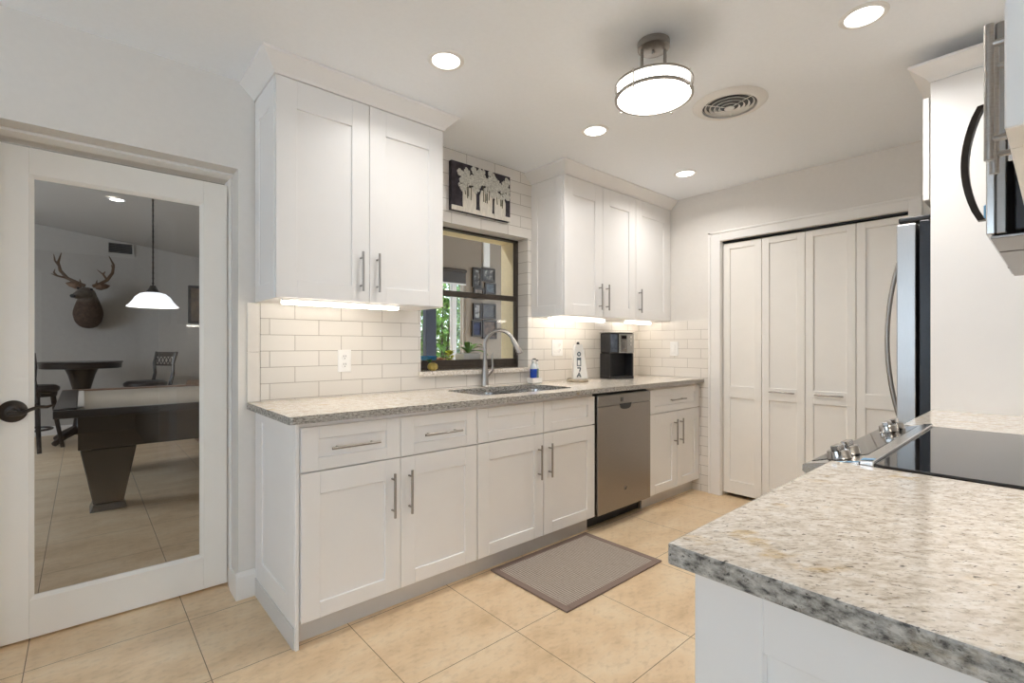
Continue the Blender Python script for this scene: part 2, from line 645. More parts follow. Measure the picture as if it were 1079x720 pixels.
# pantry wall ---------------------------------------------------------------------------------
PY0, PY1, PZ = 0.605, 1.766, 2.004
mb = MB()
mb.box(XE, XE + 0.12, PY1, YW, 0, ZC, 0)
mb.box(XE, XE + 0.12, PY0, PY1, PZ, ZC, 0)
mb.box(XE, XE + 0.12, YN, PY0, 0, ZC, 0)
struct(mb.build('wall_end', M_wall), 'off-white wall around the pantry doors')
mb = MB()
mb.box(XE + 0.65, XE + 0.7, 0.3, 2.2, 0, ZC, 0)
mb.box(XE + 0.12, XE + 0.65, 0.3, 0.36, 0, ZC, 0)
mb.box(XE + 0.12, XE + 0.65, 2.14, 2.2, 0, ZC, 0)
struct(mb.build('wall_pantry', M_wall))
# wall behind the range, rear wall with its window ---------------------------------------------
sbox('wall_front', M_wall, 0.56, XE + 0.12, YN - 0.12, YN, 0, ZC, label='wall behind the range')
sbox('wall_dining_right', M_dining, 0.56, 0.68, -3.2, YN - 0.12, 0, ZC)
mb = MB()
mb.box(XB, -2.8, -3.3, -3.2, 0, ZC, 0)
mb.box(-0.4, 0.68, -3.3, -3.2, 0, ZC, 0)
mb.box(-2.8, -0.4, -3.3, -3.2, 0, 0.15, 0)
mb.box(-2.8, -0.4, -3.3, -3.2, 2.15, ZC, 0)
struct(mb.build('wall_dining', M_dining))
mb = MB()
for x in (-2.8, -1.63, -0.46):
    mb.box(x, x + 0.06, -3.27, -3.22, 0.15, 2.15)
for z in (0.15, 2.09):
    mb.box(-2.8, -0.4, -3.27, -3.22, z, z + 0.06)
w4 = struct(mb.build('added_window_4', M_trim), 'white framed sliding window added behind the camera for fill light')  # unseen window added to hold the fill light
MB().box(-2.75, -0.45, -3.248, -3.242, 0.2, 2.1, 0).build('pane', M_pane, w4)
mb = MB()
mb.box(XB - 0.1, XB, -3.2, 0.05, 0, ZC, 0)
mb.box(XB - 0.1, XB, 2.15, YW, 0, ZC, 0)
mb.box(XB - 0.1, XB, 0.05, 2.15, 0, 0.65, 0)
mb.box(XB - 0.1, XB, 0.05, 2.15, 2.2, ZC, 0)
struct(mb.build('wall_rear', M_dining))
mb = MB()
for y in (0.05, 1.07, 2.09):
    mb.box(XB - 0.08, XB - 0.03, y, y + 0.06, 0.65, 2.2)
for z in (0.65, 1.42, 2.14):
    mb.box(XB - 0.08, XB - 0.03, 0.05, 2.15, z, z + 0.06)
w2 = struct(mb.build('window_2', M_trim), 'white framed window behind the camera')
MB().box(XB - 0.058, XB - 0.052, 0.1, 2.1, 0.7, 2.15, 0).build('pane', M_pane, w2)

# subway tile on the long wall: above the counter, around the window, up to the ceiling ---------
TY = YW - 0.008
mb = MB()
mb.box(0.634, WX0, TY, YW, 0.914, 1.39, 0.0)
mb.box(1.40, WX0, TY, YW, 1.39, ZC, 0.0)
mb.box(WX0, WX1, TY, YW, 0.914, WZ0 - 0.032, 0.0)
mb.box(WX0, WX1, TY, YW, WZ1, ZC, 0.0)
mb.box(WX1, XE, TY, YW, 0.914, ZC, 0.0)
mb.box(WX1 - 0.006, WX1 - 0.0002, TY, 2.63, WZ0 + 0.0005, WZ1 - 0.0005, 0.0)
mb.box(WX0 + 0.0002, WX0 + 0.006, TY, 2.63, WZ0 + 0.0005, WZ1 - 0.0005, 0.0)
struct(mb.build('wall_back_tile', M_tile_x), 'white running-bond subway tile on the long wall')
mb = MB()
for k in range(2):
    mb.box(0.577, 0.632, TY - 0.001, YW, 0.915 + k * 0.2355, 0.915 + (k + 1) * 0.2355 - 0.002, 0.002)
struct(mb.build('trim_tile_edge', plain('edge_tile_glaze', (0.74, 0.70, 0.65), 0.22, var=0.03)), 'upright edge tiles')
sbox('wall_end_tile', M_tile_y, XE - 0.008, XE, 1.867, TY, 0, 1.386, label='white subway tile on the pantry wall')

# doorway lining and baseboard -----------------------------------------------------------------
mb = MB()
mb.box(DX0, DX1, 2.62, 2.70, DZ - 0.012, DZ - 0.0005, 0.002)
mb.box(DX1 - 0.008, DX1 - 0.0005, 2.66, 2.70, 0, DZ - 0.012, 0.002)
struct(mb.build('trim_doorway', M_trim), 'white doorway stop moulding')
bb = MB()
bb.prism([(YW - 0.014, 0), (YW, 0), (YW, 0.125), (YW - 0.005, 0.125), (YW - 0.014, 0.105)], 'x', DX1 - 0.012, 0.612)
bb.box(DX1 - 0.012, DX1, YW, 2.66, 0, 0.105, 0.002)
struct(bb.build('baseboard_back', M_trim), 'white baseboard beside the glass door')
bb = MB()
bb.prism([(YW - 0.014, 0), (YW, 0), (YW, 0.125), (YW - 0.005, 0.125), (YW - 0.014, 0.105)], 'x', XB, DX0)
struct(bb.build('baseboard_left', M_trim))

# glass door to the game room --------------------------------------------------------------------
DYF = 2.727
d1 = MB()
gx0, gx1, gz0, gz1 = -0.160, 0.434, 0.163, 1.867
dx0, dx1, dz0, dz1 = -0.276, 0.535, 0.010, 1.973
d1.box(dx0, gx0, DYF, DYF + 0.04, dz0, dz1, 0.002)
d1.box(gx1, dx1, DYF, DYF + 0.04, dz0, dz1, 0.002)
d1.box(gx0, gx1, DYF, DYF + 0.04, dz0, gz0, 0.001)
d1.box(gx0, gx1, DYF, DYF + 0.04, gz1, dz1, 0.001)
# bevelled glazing bead
for (a, b) in (((gx0, gz0), (gx1, gz0)), ((gx1, gz0), (gx1, gz1)), ((gx1, gz1), (gx0, gz1)), ((gx0, gz1), (gx0, gz0))):
    cx, cz = (gx0 + gx1) / 2, (gz0 + gz1) / 2
    def ins(p, d):
        return (p[0] + (d if p[0] < cx else -d), p[1] + (d if p[1] < cz else -d))
    a2, b2 = ins(a, 0.014), ins(b, 0.014)
    d1.hexa([(a[0], DYF, a[1]), (b[0], DYF, b[1]), (b[0], DYF + 0.018, b[1]), (a[0], DYF + 0.018, a[1]),
             (a2[0], DYF + 0.011, a2[1]), (b2[0], DYF + 0.011, b2[1]), (b2[0], DYF + 0.018, b2[1]), (a2[0], DYF + 0.018, a2[1])])
door1 = struct(d1.build('door_1', M_door), 'white door with one tall glass pane, leading to the game room')
MB().box(gx0 - 0.005, gx1 + 0.005, DYF + 0.018, DYF + 0.022, gz0 - 0.005, gz1 + 0.005, 0).build('pane', M_doorglass, door1)
ros = MB()
hx, hz = -0.206, 0.923
ros.tube([(hx, DYF, hz), (hx, DYF - 0.006, hz), (hx, DYF - 0.012, hz), (hx, DYF - 0.016, hz)],
         [0.043, 0.043, 0.036, 0.022], 28)
ros.tube([(hx, DYF - 0.014, hz), (hx, DYF - 0.045, hz)], [0.013, 0.012], 16)
hd = ros.build('door_handle', M_bronze, door1)
lv = MB()
lv.tube([(hx - 0.012, DYF - 0.048, hz - 0.004), (hx, DYF - 0.05, hz - 0.004), (hx + 0.025, DYF - 0.05, hz - 0.006),
         (hx + 0.05, DYF - 0.05, hz + 0.006), (hx + 0.075, DYF - 0.05, hz + 0.016), (hx + 0.1, DYF - 0.05, hz + 0.014),
         (hx + 0.118, DYF - 0.048, hz + 0.02)],
        [0.008, 0.012, 0.0085, 0.007, 0.0065, 0.006, 0.004], 12)
lv.build('lever', M_bronze, hd)

# pantry doors ---------------------------------------------------------------------------------
mb = MB()
CW = 0.096


def casing_bar(mb, u0, u1, v0, v1, inner):
    mb.box(XE - 0.018, XE, u0, u1, v0, v1, 0.003)


mb.box(XE - 0.018, XE, PY1, PY1 + CW, 0, PZ + 0.077, 0.003)
mb.box(XE - 0.018, XE, PY0 - 0.064, PY0, 0, PZ + 0.077, 0.003)
mb.box(XE - 0.018, XE, PY0, PY1, PZ, PZ + 0.077, 0.003)
mb.box(XE - 0.024, XE - 0.016, PY1 + CW - 0.02, PY1 + CW, 0, PZ + 0.077, 0.003)
mb.box(XE - 0.024, XE - 0.016, PY0 - 0.064, PY1 + CW, PZ + 0.06, PZ + 0.077, 0.003)
mb.box(XE, XE + 0.10, PY1 - 0.004, PY1, 0, PZ, 0.0)
mb.box(XE, XE + 0.10, PY0, PY0 + 0.004, 0, PZ, 0.0)
struct(mb.build('trim_pantry_casing', M_trim), 'white casing around the pantry doors')
bb = MB()
bb.box(XE - 0.014, XE, YN, PY0 - 0.066, 0, 0.11, 0.003)
struct(bb.build('baseboard_end', M_trim))
MBk = MB()
MBk.box(XE + 0.015, XE + 0.055, PY0 + 0.006, PY1 - 0.006, PZ - 0.012, PZ - 0.001, 0.0)
struct(MBk.build('trim_door_track', M_black), 'dark bifold track above the pantry doors')


def shaker(mb, mp, u0, u1, v0, v1, thick=0.02, fw=0.06, rec=0.009, fw_top=None, fw_bot=None, mids=(), bev=0.0013):
    """shaker frame-and-panel; mp(u, v, n) -> xyz with n pointing outwards from the face"""
    ft = fw if fw_top is None else fw_top
    fb = fw if fw_bot is None else fw_bot

    def bx(a0, a1, b0, b1, n0, n1, bv):
        p, q = mp(a0, b0, n0), mp(a1, b1, n1)
        mb.box(p[0], q[0], p[1], q[1], p[2], q[2], bv)
    bx(u0, u0 + fw, v0, v1, -thick, 0, bev)
    bx(u1 - fw, u1, v0, v1, -thick, 0, bev)
    bx(u0 + fw, u1 - fw, v1 - ft, v1, -thick, 0, bev)
    bx(u0 + fw, u1 - fw, v0, v0 + fb, -thick, 0, bev)
    for (a, b) in mids:
        bx(u0 + fw, u1 - fw, a, b, -thick, 0, bev)
    bx(u0 + fw * 0.7, u1 - fw * 0.7, v0 + fb * 0.7, v1 - ft * 0.7, -thick, -rec, 0)
    return mb


def pull(mb, mp, a, b, stand=0.03, r=0.0055):
    """bar pull between (u,v) points a and b with two posts"""
    A, B = Vector((a[0], a[1])), Vector((b[0], b[1]))
    d = (B - A).normalized()
    mb.cyl(mp(a[0], a[1], stand), mp(b[0], b[1], stand), r, seg=12)
    for t in (A + d * 0.028, B - d * 0.028):
        mb.cyl(mp(t.x, t.y, 0), mp(t.x, t.y, stand), r * 0.8, seg=10)
    return mb


PXF = XE + 0.024
mp_p = lambda u, v, n: (PXF - n, u, v)
edges = [1.760, 1.471, 1.181, 0.881, 0.611]
for di, (i0, i1, hp, nm) in enumerate(((0, 2, 1, 'door_2'), (2, 4, 2, 'door_3'))):
    root = bpy.data.objects.new(nm, None)
    COL.objects.link(root)
    root.location = (PXF, edges[i0 + 1], 0)
    struct(root, ('left' if di == 0 else 'right') + ' white bifold pantry door')
    for k in range(i0, i1):
        a, b = edges[k + 1] + 0.002, edges[k] - 0.002
        lf = shaker(MB(), mp_p, a, b, 0.030, 1.983, 0.03, 0.05, 0.010, 0.045, 0.10, mids=((0.775, 0.868),))
        leaf = lf.build('door_leaf', M_door, root)
        if k == hp:
            cy = (a + b) / 2
            pull(MB(), mp_p, (cy - 0.085, 0.842), (cy + 0.085, 0.842), 0.026).build('handle', M_nickel, leaf)

# window over the sink ----------------------------------------------------------------------------
fy0, fy1 = 2.63, 2.675
mb = MB()
mb.box(WX0, WX0 + 0.016, fy0, fy1, WZ0, WZ1 - 0.001, 0.002)
mb.box(WX1 - 0.016, WX1, fy0, fy1, WZ0, WZ1 - 0.001, 0.002)
mb.box(WX0, WX1, fy0, fy1, WZ1 - 0.013, WZ1 - 0.001, 0.002)
mb.box(WX0, WX1, fy0, fy1, WZ0, WZ0 + 0.02, 0.002)
win = struct(mb.build('window_1', M_winframe), 'bronze framed hung window above the sink')
mb = MB()
mb.box(WX0 + 0.016, WX1 - 0.016, fy0 + 0.004, fy0 + 0.032, 1.505, 1.541, 0.003)
mb.build('meeting_rail', M_winframe, win)
mb = MB()
mb.box(WX0 + 0.016, WX1 - 0.016, fy0 + 0.002, fy0 + 0.03, WZ0 + 0.02, 1.088, 0.003)
mb.box(WX0 + 0.016, WX0 + 0.024, fy0 + 0.002, fy0 + 0.03, 1.088, 1.505, 0.002)
mb.box(WX1 - 0.024, WX1 - 0.016, fy0 + 0.002, fy0 + 0.03, 1.088, 1.505, 0.002)
mb.build('lower_sash', M_winframe, win)
MB().box(WX0 + 0.03, WX1 - 0.03, fy0 + 0.014, fy0 + 0.017, 1.08, 1.51, 0).build('pane', M_pane, win)
MB().box(WX0 + 0.02, WX1 - 0.02, fy0 + 0.036, fy0 + 0.039, 1.535, 1.94, 0).build('pane', M_pane, win)
# cream stucco reveal outside the window
mb = MB()
mb.box(WX1 - 0.003, WX1 + 0.05, 2.676, YO + 0.004, WZ0 - 0.03, WZ1, 0)
mb.box(WX0 - 0.05, WX0 + 0.003, 2.676, YO + 0.004, WZ0 - 0.03, WZ1, 0)
mb.box(WX0, WX1, 2.676, YO + 0.004, WZ1 - 0.004, WZ1 + 0.001, 0)
struct(mb.build('trim_window_reveal', M_cream), 'cream stucco reveal outside the window')
sbox('trim_outer_sill', M_cream, WX0, WX1, 2.676, YO + 0.14, 1.0, WZ0, bev=0.003, label='outer window ledge')
# granite sill inside
sill = MB()
sill.box(1.492, 2.402, 2.500, fy0, WZ0 - 0.031, WZ0, 0.004, 2)
struct(sill.build('trim_window_sill', M_granite), 'speckled granite sill below the window')

# ------------------------------------------------------------------ game room shell
mb = MB()
def gz(x):
    return 2.77 - 0.126 * (x + 0.52)
mb.hexa([(XB - 0.1, YO, gz(XB - 0.1)), (1.56, YO, gz(1.56)), (1.56, 8.95, gz(1.56)), (XB - 0.1, 8.95, gz(XB - 0.1)),
         (XB - 0.1, YO, 3.35), (1.56, YO, 3.35), (1.56, 8.95, 3.35), (XB - 0.1, 8.95, 3.35)])
struct(mb.build('ceiling_game_room', M_game), 'sloping ceiling of the game room')
sbox('wall_game_room_back', M_game, XB, 1.5, 8.8, 8.95, 0, 3.1)
sbox('wall_game_room_right', M_game, 1.44, 1.496, YO, 8.8, 0, 2.56)
mb = MB()
mb.box(XB - 0.1, XB, YO, 4.7, 0, 3.2, 0)
mb.box(XB - 0.1, XB, 6.9, 8.95, 0, 3.2, 0)
mb.box(XB - 0.1, XB, 4.7, 6.9, 0, 0.9, 0)
mb.box(XB - 0.1, XB, 4.7, 6.9, 2.3, 3.2, 0)
struct(mb.build('wall_game_room_left', M_game))
sbox('wall_game_room_front', M_game, XB, 1.5, YO - 0.02, YO, ZC + 0.08, 3.2)
mb = MB()
mb.box(XB, 1.44, 8.782, 8.8, 0, 0.12, 0.003)
struct(mb.build('baseboard_game_room', M_trim))

# sunroom shell ----------------------------------------------------------------------------------
SY = 4.6
mb = MB()
mb.box(3.356, 6.2, SY, SY + 0.12, 0, 2.75, 0)
mb.box(1.496, 3.356, SY, SY + 0.12, 2.07, 2.75, 0)
struct(mb.build('wall_sunroom', M_grey), 'grey sunroom wall seen through the window')
sbox('wall_sunroom_right', M_grey, 6.1, 6.2, YO, SY, 2.2, 2.75)
mb = MB()
for y in (YO, 3.66, SY - 0.06):
    mb.box(6.12, 6.18, y, y + 0.06, 0, 2.2, 0.002)
w5 = struct(mb.build('added_window_5', M_trim), 'unseen side wall of the sunroom, glazed to let in more daylight')  # out of view, made of glass to brighten the sunroom
MB().box(6.148, 6.152, YO + 0.06, SY - 0.06, 0, 2.2, 0).build('pane', M_pane, w5)
sbox('ceiling_sunroom', M_grey, 1.496, 6.2, YO, SY + 0.12, 2.70, 2.78)
sbox('wall_sunroom_front', M_cream, 1.496, 6.2, YO - 0.004, YO - 0.001, 0 + ZC + 0.08, 2.75)
sbox('trim_sunroom_corner', M_trim, 3.60, 3.70, SY - 0.02, SY, 2.13, 2.70, bev=0.003)
mb = MB()
mb.box(2.83, 2.962, SY + 0.02, SY + 0.09, 0, 2.07, 0.003)
w3 = struct(mb.build('window_3', M_navy), 'sunroom glass wall with a dark navy post')
MB().box(3.18, 3.245, SY + 0.03, SY + 0.08, 0.02, 2.07, 0.003).build('mullion', M_trim, w3)
MB().box(1.5, 3.35, SY + 0.03, SY + 0.08, 0.0, 0.05, 0.003).build('track', M_trim, w3)
MB().box(1.5, 3.35, SY + 0.05, SY + 0.055, 0.05, 2.07, 0).build('pane', M_pane, w3)
shade = thing('roller_shade', 'dark roller shade rolled up at the head of the sunroom glass', 'shade', (2.42, SY - 0.03, 1.88))
MB().box(1.52, 3.345, SY - 0.012, SY - 0.004, 1.90, 2.066, 0.001).build('shade_cloth', M_winframe, shade)
MB().cyl((1.52, SY - 0.02, 2.045), (3.345, SY - 0.02, 2.045), 0.018).build('roller', M_winframe, shade)
MB().box(1.52, 3.345, SY - 0.016, SY, 1.882, 1.90, 0.002).build('bottom_bar', M_white, shade)
sbox('ground', M_ground, -2, 16, SY + 0.13, 16, -0.2, -0.06, label='garden ground outside the sunroom')

# ------------------------------------------------------------------ kitchen cabinets, long wall
FB = 1.940     # base door faces
mp_f = lambda u, v, n: (u, FB - n, v)
KY = 2.005
WB = YW - 0.010


def base_cabinet(name, label, x0, x1, drawers, doors, hside, false_front=False, open_top=False):
    t = thing(name, label, 'cabinet', ((x0 + x1) / 2, YW - 0.28, 0))
    b = MB()
    b.box(x0, x0 + 0.018, FB + 0.022, WB, 0.10, 0.8835, 0.001)
    b.box(x1 - 0.018, x1, FB + 0.022, WB, 0.10, 0.8835, 0.001)
    b.box(x0 + 0.018, x1 - 0.018, FB + 0.022, WB, 0.10, 0.118, 0)
    b.box(x0 + 0.018, x1 - 0.018, WB - 0.012, WB, 0.118, 0.70 if open_top else 0.8835, 0)
    b.box(x0 + 0.018, x1 - 0.018, FB + 0.022, FB + 0.04, 0.845, 0.8835, 0)
    b.box(x0 + 0.018, x1 - 0.018, FB + 0.022, FB + 0.04, 0.660, 0.710, 0)
    if len(doors) > 1:
        xm = doors[0][1]
        b.box(xm - 0.02, xm + 0.02, FB + 0.022, FB + 0.04, 0.118, 0.66, 0)
    b.build('body', M_cab, t)
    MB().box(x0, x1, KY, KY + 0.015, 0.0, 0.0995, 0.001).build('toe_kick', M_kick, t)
    for (a, c) in drawers:
        m = shaker(MB(), mp_f, a + 0.0015, c - 0.0015, 0.688, 0.862, 0.02, 0.066, 0.009, 0.05, 0.05)
        o = m.build('false_front' if false_front else 'drawer', M_cab, t)
        if not false_front:
            cx = (a + c) / 2
            pull(MB(), mp_f, (cx - 0.103, 0.773), (cx + 0.103, 0.773)).build('handle', M_nickel, o)
    for i, (a, c) in enumerate(doors):
        m = shaker(MB(), mp_f, a + 0.0015, c - 0.0015, 0.103, 0.682, 0.02, 0.072, 0.009, 0.088, 0.062)
        o = m.build('door', M_cab, t)
        u = c - 0.042 if hside[i] == 'r' else a + 0.042
        pull(MB(), mp_f, (u, 0.432), (u, 0.625)).build('handle', M_nickel, o)
    return t


A = base_cabinet('base_cabinet', 'white two-drawer two-door base cabinet at the left end by the glass door', 0.628, 1.4868,
                 [(0.630, 1.0575), (1.0575, 1.4855)], [(0.630, 1.0575), (1.0575, 1.4855)], 'rl')
# end panel of the run: frame and panel with a filler stile
mp_s = lambda u, v, n: (0.612 - n, u, v)
m = MB()
shaker(m, mp_s, 1.966, WB, 0.086, 0.8835, 0.0145, 0.10, 0.007, 0.055, 0.095)
m.box(0.6125, 0.627, 1.962, WB, 0.0, 0.086, 0.001)
m.box(0.6125, 0.627, 1.950, 1.966, 0.0, 0.8835, 0.002)
m.build('end_panel', M_cab, A)
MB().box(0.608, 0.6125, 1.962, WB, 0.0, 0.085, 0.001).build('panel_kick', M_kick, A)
B = base_cabinet('base_cabinet', 'white sink base cabinet with two blank drawer fronts, below the faucet', 1.4872, 2.418,
                 [(1.4885, 1.9585), (1.9585, 2.4165)], [(1.4885, 1.9585), (1.9585, 2.4165)], 'rl', True, True)
MB().box(2.418, 2.4185, 1.99, KY, 0, 0.0995, 0).bm.free()
Cc = base_cabinet('base_cabinet', 'narrow white base cabinet with one drawer, right of the dishwasher', 3.030, XE - 0.010,
                  [(3.032, XE - 0.012)], [(3.032, 3.409), (3.409, XE - 0.012)], 'rl')

# dishwasher ----------------------------------------------------------------------------------------
dw = thing('dishwasher', 'stainless steel dishwasher built in under the counter', 'dishwasher', (2.722, 2.2, 0))
MB().box(2.424, 3.024, 1.955, WB, 0.10, 0.868, 0.002).build('tub', M_black, dw)
m = MB()
m.box(2.427, 3.021, 1.925, 1.954, 0.103, 0.790, 0.004, 2)
m.build('door', M_steel, dw)
m = MB()
m.box(2.427, 3.021, 1.925, 1.954, 0.7915, 0.862, 0.004, 2)
cp = m.build('control_panel', M_dkrim, dw)
MB().box(2.665, 2.695, 1.9235, 1.926, 0.812, 0.838, 0.001).build('indicator', M_display, cp)
m = MB()
n = 10
pts = [(2.654 + 0.136 * i / n, 0.797) for i in range(n + 1)] + \
      [(2.722 + 0.062 * math.cos(math.pi * k / n), 0.785 - 0.027 * math.sin(math.pi * k / n) ** 0.6) for k in range(n + 1)]
m.prism(pts, 'y', 1.9235, 1.9275)
m.build('handle_pocket', M_black, dw)
m = MB()
m.tube([(2.722, 1.9255, 0.228), (2.722, 1.922, 0.228)], [0.017, 0.016], 24)
bd = m.build('badge', M_dkrim, dw)
m = MB()
m.tube([(2.714, 1.9215, 0.229), (2.719, 1.9215, 0.221), (2.730, 1.9215, 0.238)], 0.0022, 8)
m.build('emblem', M_black, bd)
MB().box(2.424, 3.024, 2.03, 2.05, 0.0, 0.099, 0.001).build('toe_kick', M_black, dw)

# counter slab with sink cut-out -----------------------------------------------------------------------
def rrect(x0, x1, y0, y1, r, n=6):
    p = []
    for cx, cy, a in ((x1 - r, y1 - r, 0), (x0 + r, y1 - r, 90), (x0 + r, y0 + r, 180), (x1 - r, y0 + r, 270)):
        for k in range(n + 1):
            t = R(a + 90 * k / n)
            p.append((cx + r * math.cos(t), cy + r * math.sin(t)))
    return p


SX0, SX1, SY0, SY1 = 1.600, 2.345, 2.035, 2.425
ct = MB()
YFc = 1.899
out = [(0.575 + 0.014, YFc), (XE - 0.012, YFc), (XE - 0.012, TY - 0.001), (0.575, TY - 0.001), (0.575, YFc + 0.014), (0.579, YFc + 0.004)]
ct.holed(out, [rrect(SX0, SX1, SY0, SY1, 0.07)], 0.884, 0.914)
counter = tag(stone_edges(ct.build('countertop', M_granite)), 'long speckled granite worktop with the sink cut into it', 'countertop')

# undermount double sink -----------------------------------------------------------------------------
sk = thing('sink', 'stainless double bowl sink set under the granite worktop', 'sink', (1.97, 2.23, 0.70))
for (a, b) in ((SX0 - 0.008, 1.955), (1.975, SX1 + 0.008)):
    m = MB()
    l0, l1 = rrect(a, b, SY0 - 0.008, SY1 + 0.008, 0.07), rrect(a + 0.012, b - 0.012, SY0 + 0.006, SY1 - 0.006, 0.06)
    rings = []
    for lp, z in ((l0, 0.8835), (l1, 0.72), ([(p[0] * 0.9 + 0.05 * (a + b), p[1] * 0.9 + 0.05 * (SY0 + SY1)) for p in l1], 0.70)):
        rings.append([m.bm.verts.new((p[0], p[1], z)) for p in lp])
    for q, w in zip(rings, rings[1:]):
        for k in range(len(q)):
            m.bm.faces.new((q[k], q[(k + 1) % len(q)], w[(k + 1) % len(q)], w[k])).smooth = True
    m.bm.faces.new(rings[-1])
    bo = m.build('bowl', M_steel_h, sk)
    MB().lathe([(0, 0.004), (0.03, 0.004), (0.042, 0.003), (0.045, 0.0)], ((a + b) / 2, 2.24, 0.7005), 24).build('drain', M_chrome, bo)
MB().box(1.9551, 1.9749, SY0 - 0.008, SY1 + 0.008, 0.80, 0.862, 0.006, 2).build('divider', M_steel_h, sk)

# faucet ----------------------------------------------------------------------------------------------
fx, fy = 1.958, 2.474
fc = thing('faucet', 'brushed nickel gooseneck pull-down faucet behind the sink', 'faucet', (fx, fy, 0.914))
m = MB()
m.lathe([(0, 0), (0.028, 0), (0.029, 0.004), (0.0245, 0.010), (0.0215, 0.05), (0.0175, 0.11), (0.0145, 0.165), (0.0125, 0.175), (0, 0.175)],
        (fx, fy, 0.914), 28)
m.build('body', M_nickel, fc)
m = MB()
ddx, ddy = 0.105, -0.190
L = math.hypot(ddx, ddy)
ux, uy = ddx / L, ddy / L
pts = [(fx, fy, 1.08), (fx, fy, 1.13), (fx, fy, 1.17)]
r = 0.100
for k in range(1, 15):
    a = math.pi * k / 14 * 0.87
    s = r - r * math.cos(a)
    pts.append((fx + ux * s, fy + uy * s, 1.178 + 0.102 * math.sin(a)))
m.tube(pts, 0.0115, 14)
m.build('neck', M_nickel, fc)
m = MB()
p = Vector(pts[-1])
d = (p - Vector(pts[-2])).normalized()
m.tube([p - d * 0.01, p + d * 0.012, p + d * 0.055, p + d * 0.095, p + d * 0.10], [0.0125, 0.0155, 0.017, 0.0205, 0.019], 18)
sh = m.build('spray_head', M_nickel, fc)
m = MB()
q = p + d * 0.05 + Vector((ux, uy, 0)) * 0.0145
m.tube([q, q + d * 0.04], [0.006, 0.006], 10)
m.build('button', M_black, sh)
m = MB()
m.tube([(fx + 0.012, fy - 0.004, 0.985), (fx + 0.032, fy - 0.010, 1.005), (fx + 0.046, fy - 0.014, 1.022)], [0.013, 0.0125, 0.011], 14)
m.tube([(fx + 0.046, fy - 0.014, 1.018), (fx + 0.050, fy - 0.016, 1.045), (fx + 0.046, fy - 0.018, 1.085), (fx + 0.044, fy - 0.02, 1.11),
        (fx + 0.050, fy - 0.022, 1.135)], [0.011, 0.007, 0.0065, 0.0075, 0.004], 12)
m.build('lever', M_nickel, fc)

# upper cabinets -------------------------------------------------------------------------------------------
ZU, ZT, FU = 1.385, 2.338, 2.200
mp_u = lambda u, v, n: (u, FU - n, v)
CROWN = [(-0.012, 0.0), (0.004, 0.0), (0.010, 0.012), (0.058, 0.058), (0.064, 0.062), (0.064, 0.073), (-0.012, 0.073)]


def crown(path, normals, z0):
    return MB().sweep(path, normals, [(o, z0 + z) for o, z in CROWN])


def upper(name, label, x0, x1, doors, hs, strips, crown_path, crown_n):
    t = thing(name, label, 'cabinet', ((x0 + x1) / 2, YW - 0.16, ZU))
    b = MB()
    b.box(x0 + 0.006, x1, FU + 0.021, WB, ZU, ZT, 0.002)
    b.build('body', M_cab, t)
    for i, (a, c) in enumerate(doors):
        o = shaker(MB(), mp_u, a + 0.0015, c - 0.0015, ZU + 0.004, ZT - 0.003, 0.02, 0.085, 0.009, 0.122, 0.078).build('door', M_cab, t)
        u = c - 0.045 if hs[i] == 'r' else a + 0.038
        pull(MB(), mp_u, (u, 1.438), (u, 1.625)).build('handle', M_nickel, o)
    crown(crown_path, crown_n, ZT).build('crown_moulding', M_cab, t)
    return t


U1 = upper('upper_cabinet', 'tall white two-door wall cabinet above the left counter, nearest the glass door', 0.610, 1.4545,
           [(0.612, 1.033), (1.033, 1.4535)], 'rl', None,
           [(0.610, YW - 0.001), (0.610, FU), (1.4545, FU), (1.4545, TY - 0.001)], [(-1, 0), (0, -1), (1, 0)])
mp_l = lambda u, v, n: (0.610 - n, u, v)
m = MB()
shaker(m, mp_l, FU + 0.022, WB - 0.002, ZU, ZT - 0.005, 0.0058, 0.062, 0.0045, 0.11, 0.075)
m.build('side_panel', M_cab, U1)
U2 = upper('upper_cabinet', 'white wall cabinet with two doors, between the window and the single-door cabinet', 2.4185, 3.2465,
           [(2.4195, 2.832), (2.832, 3.2460)], 'rl', None,
           [(2.4185, TY - 0.001), (2.4185, FU), (3.2465, FU)], [(-1, 0), (0, -1)])
mp_l2 = lambda u, v, n: (2.4185 - n, u, v)
m = MB()
shaker(m, mp_l2, FU + 0.022, TY - 0.002, ZU, ZT - 0.005, 0.0058, 0.062, 0.0045, 0.11, 0.075)
m.build('side_panel', M_cab, U2)
U3 = upper('upper_cabinet', 'white single-door wall cabinet in the corner above the coffee maker', 3.2470, XE - 0.002,
           [(3.2480, 3.742)], 'l', None, [(3.2470, FU), (XE - 0.002, FU)], [(0, -1)])
MB().box(3.742, XE - 0.002, FU + 0.004, FU + 0.021, ZU, ZT, 0.001).build('filler', M_cab, U3)

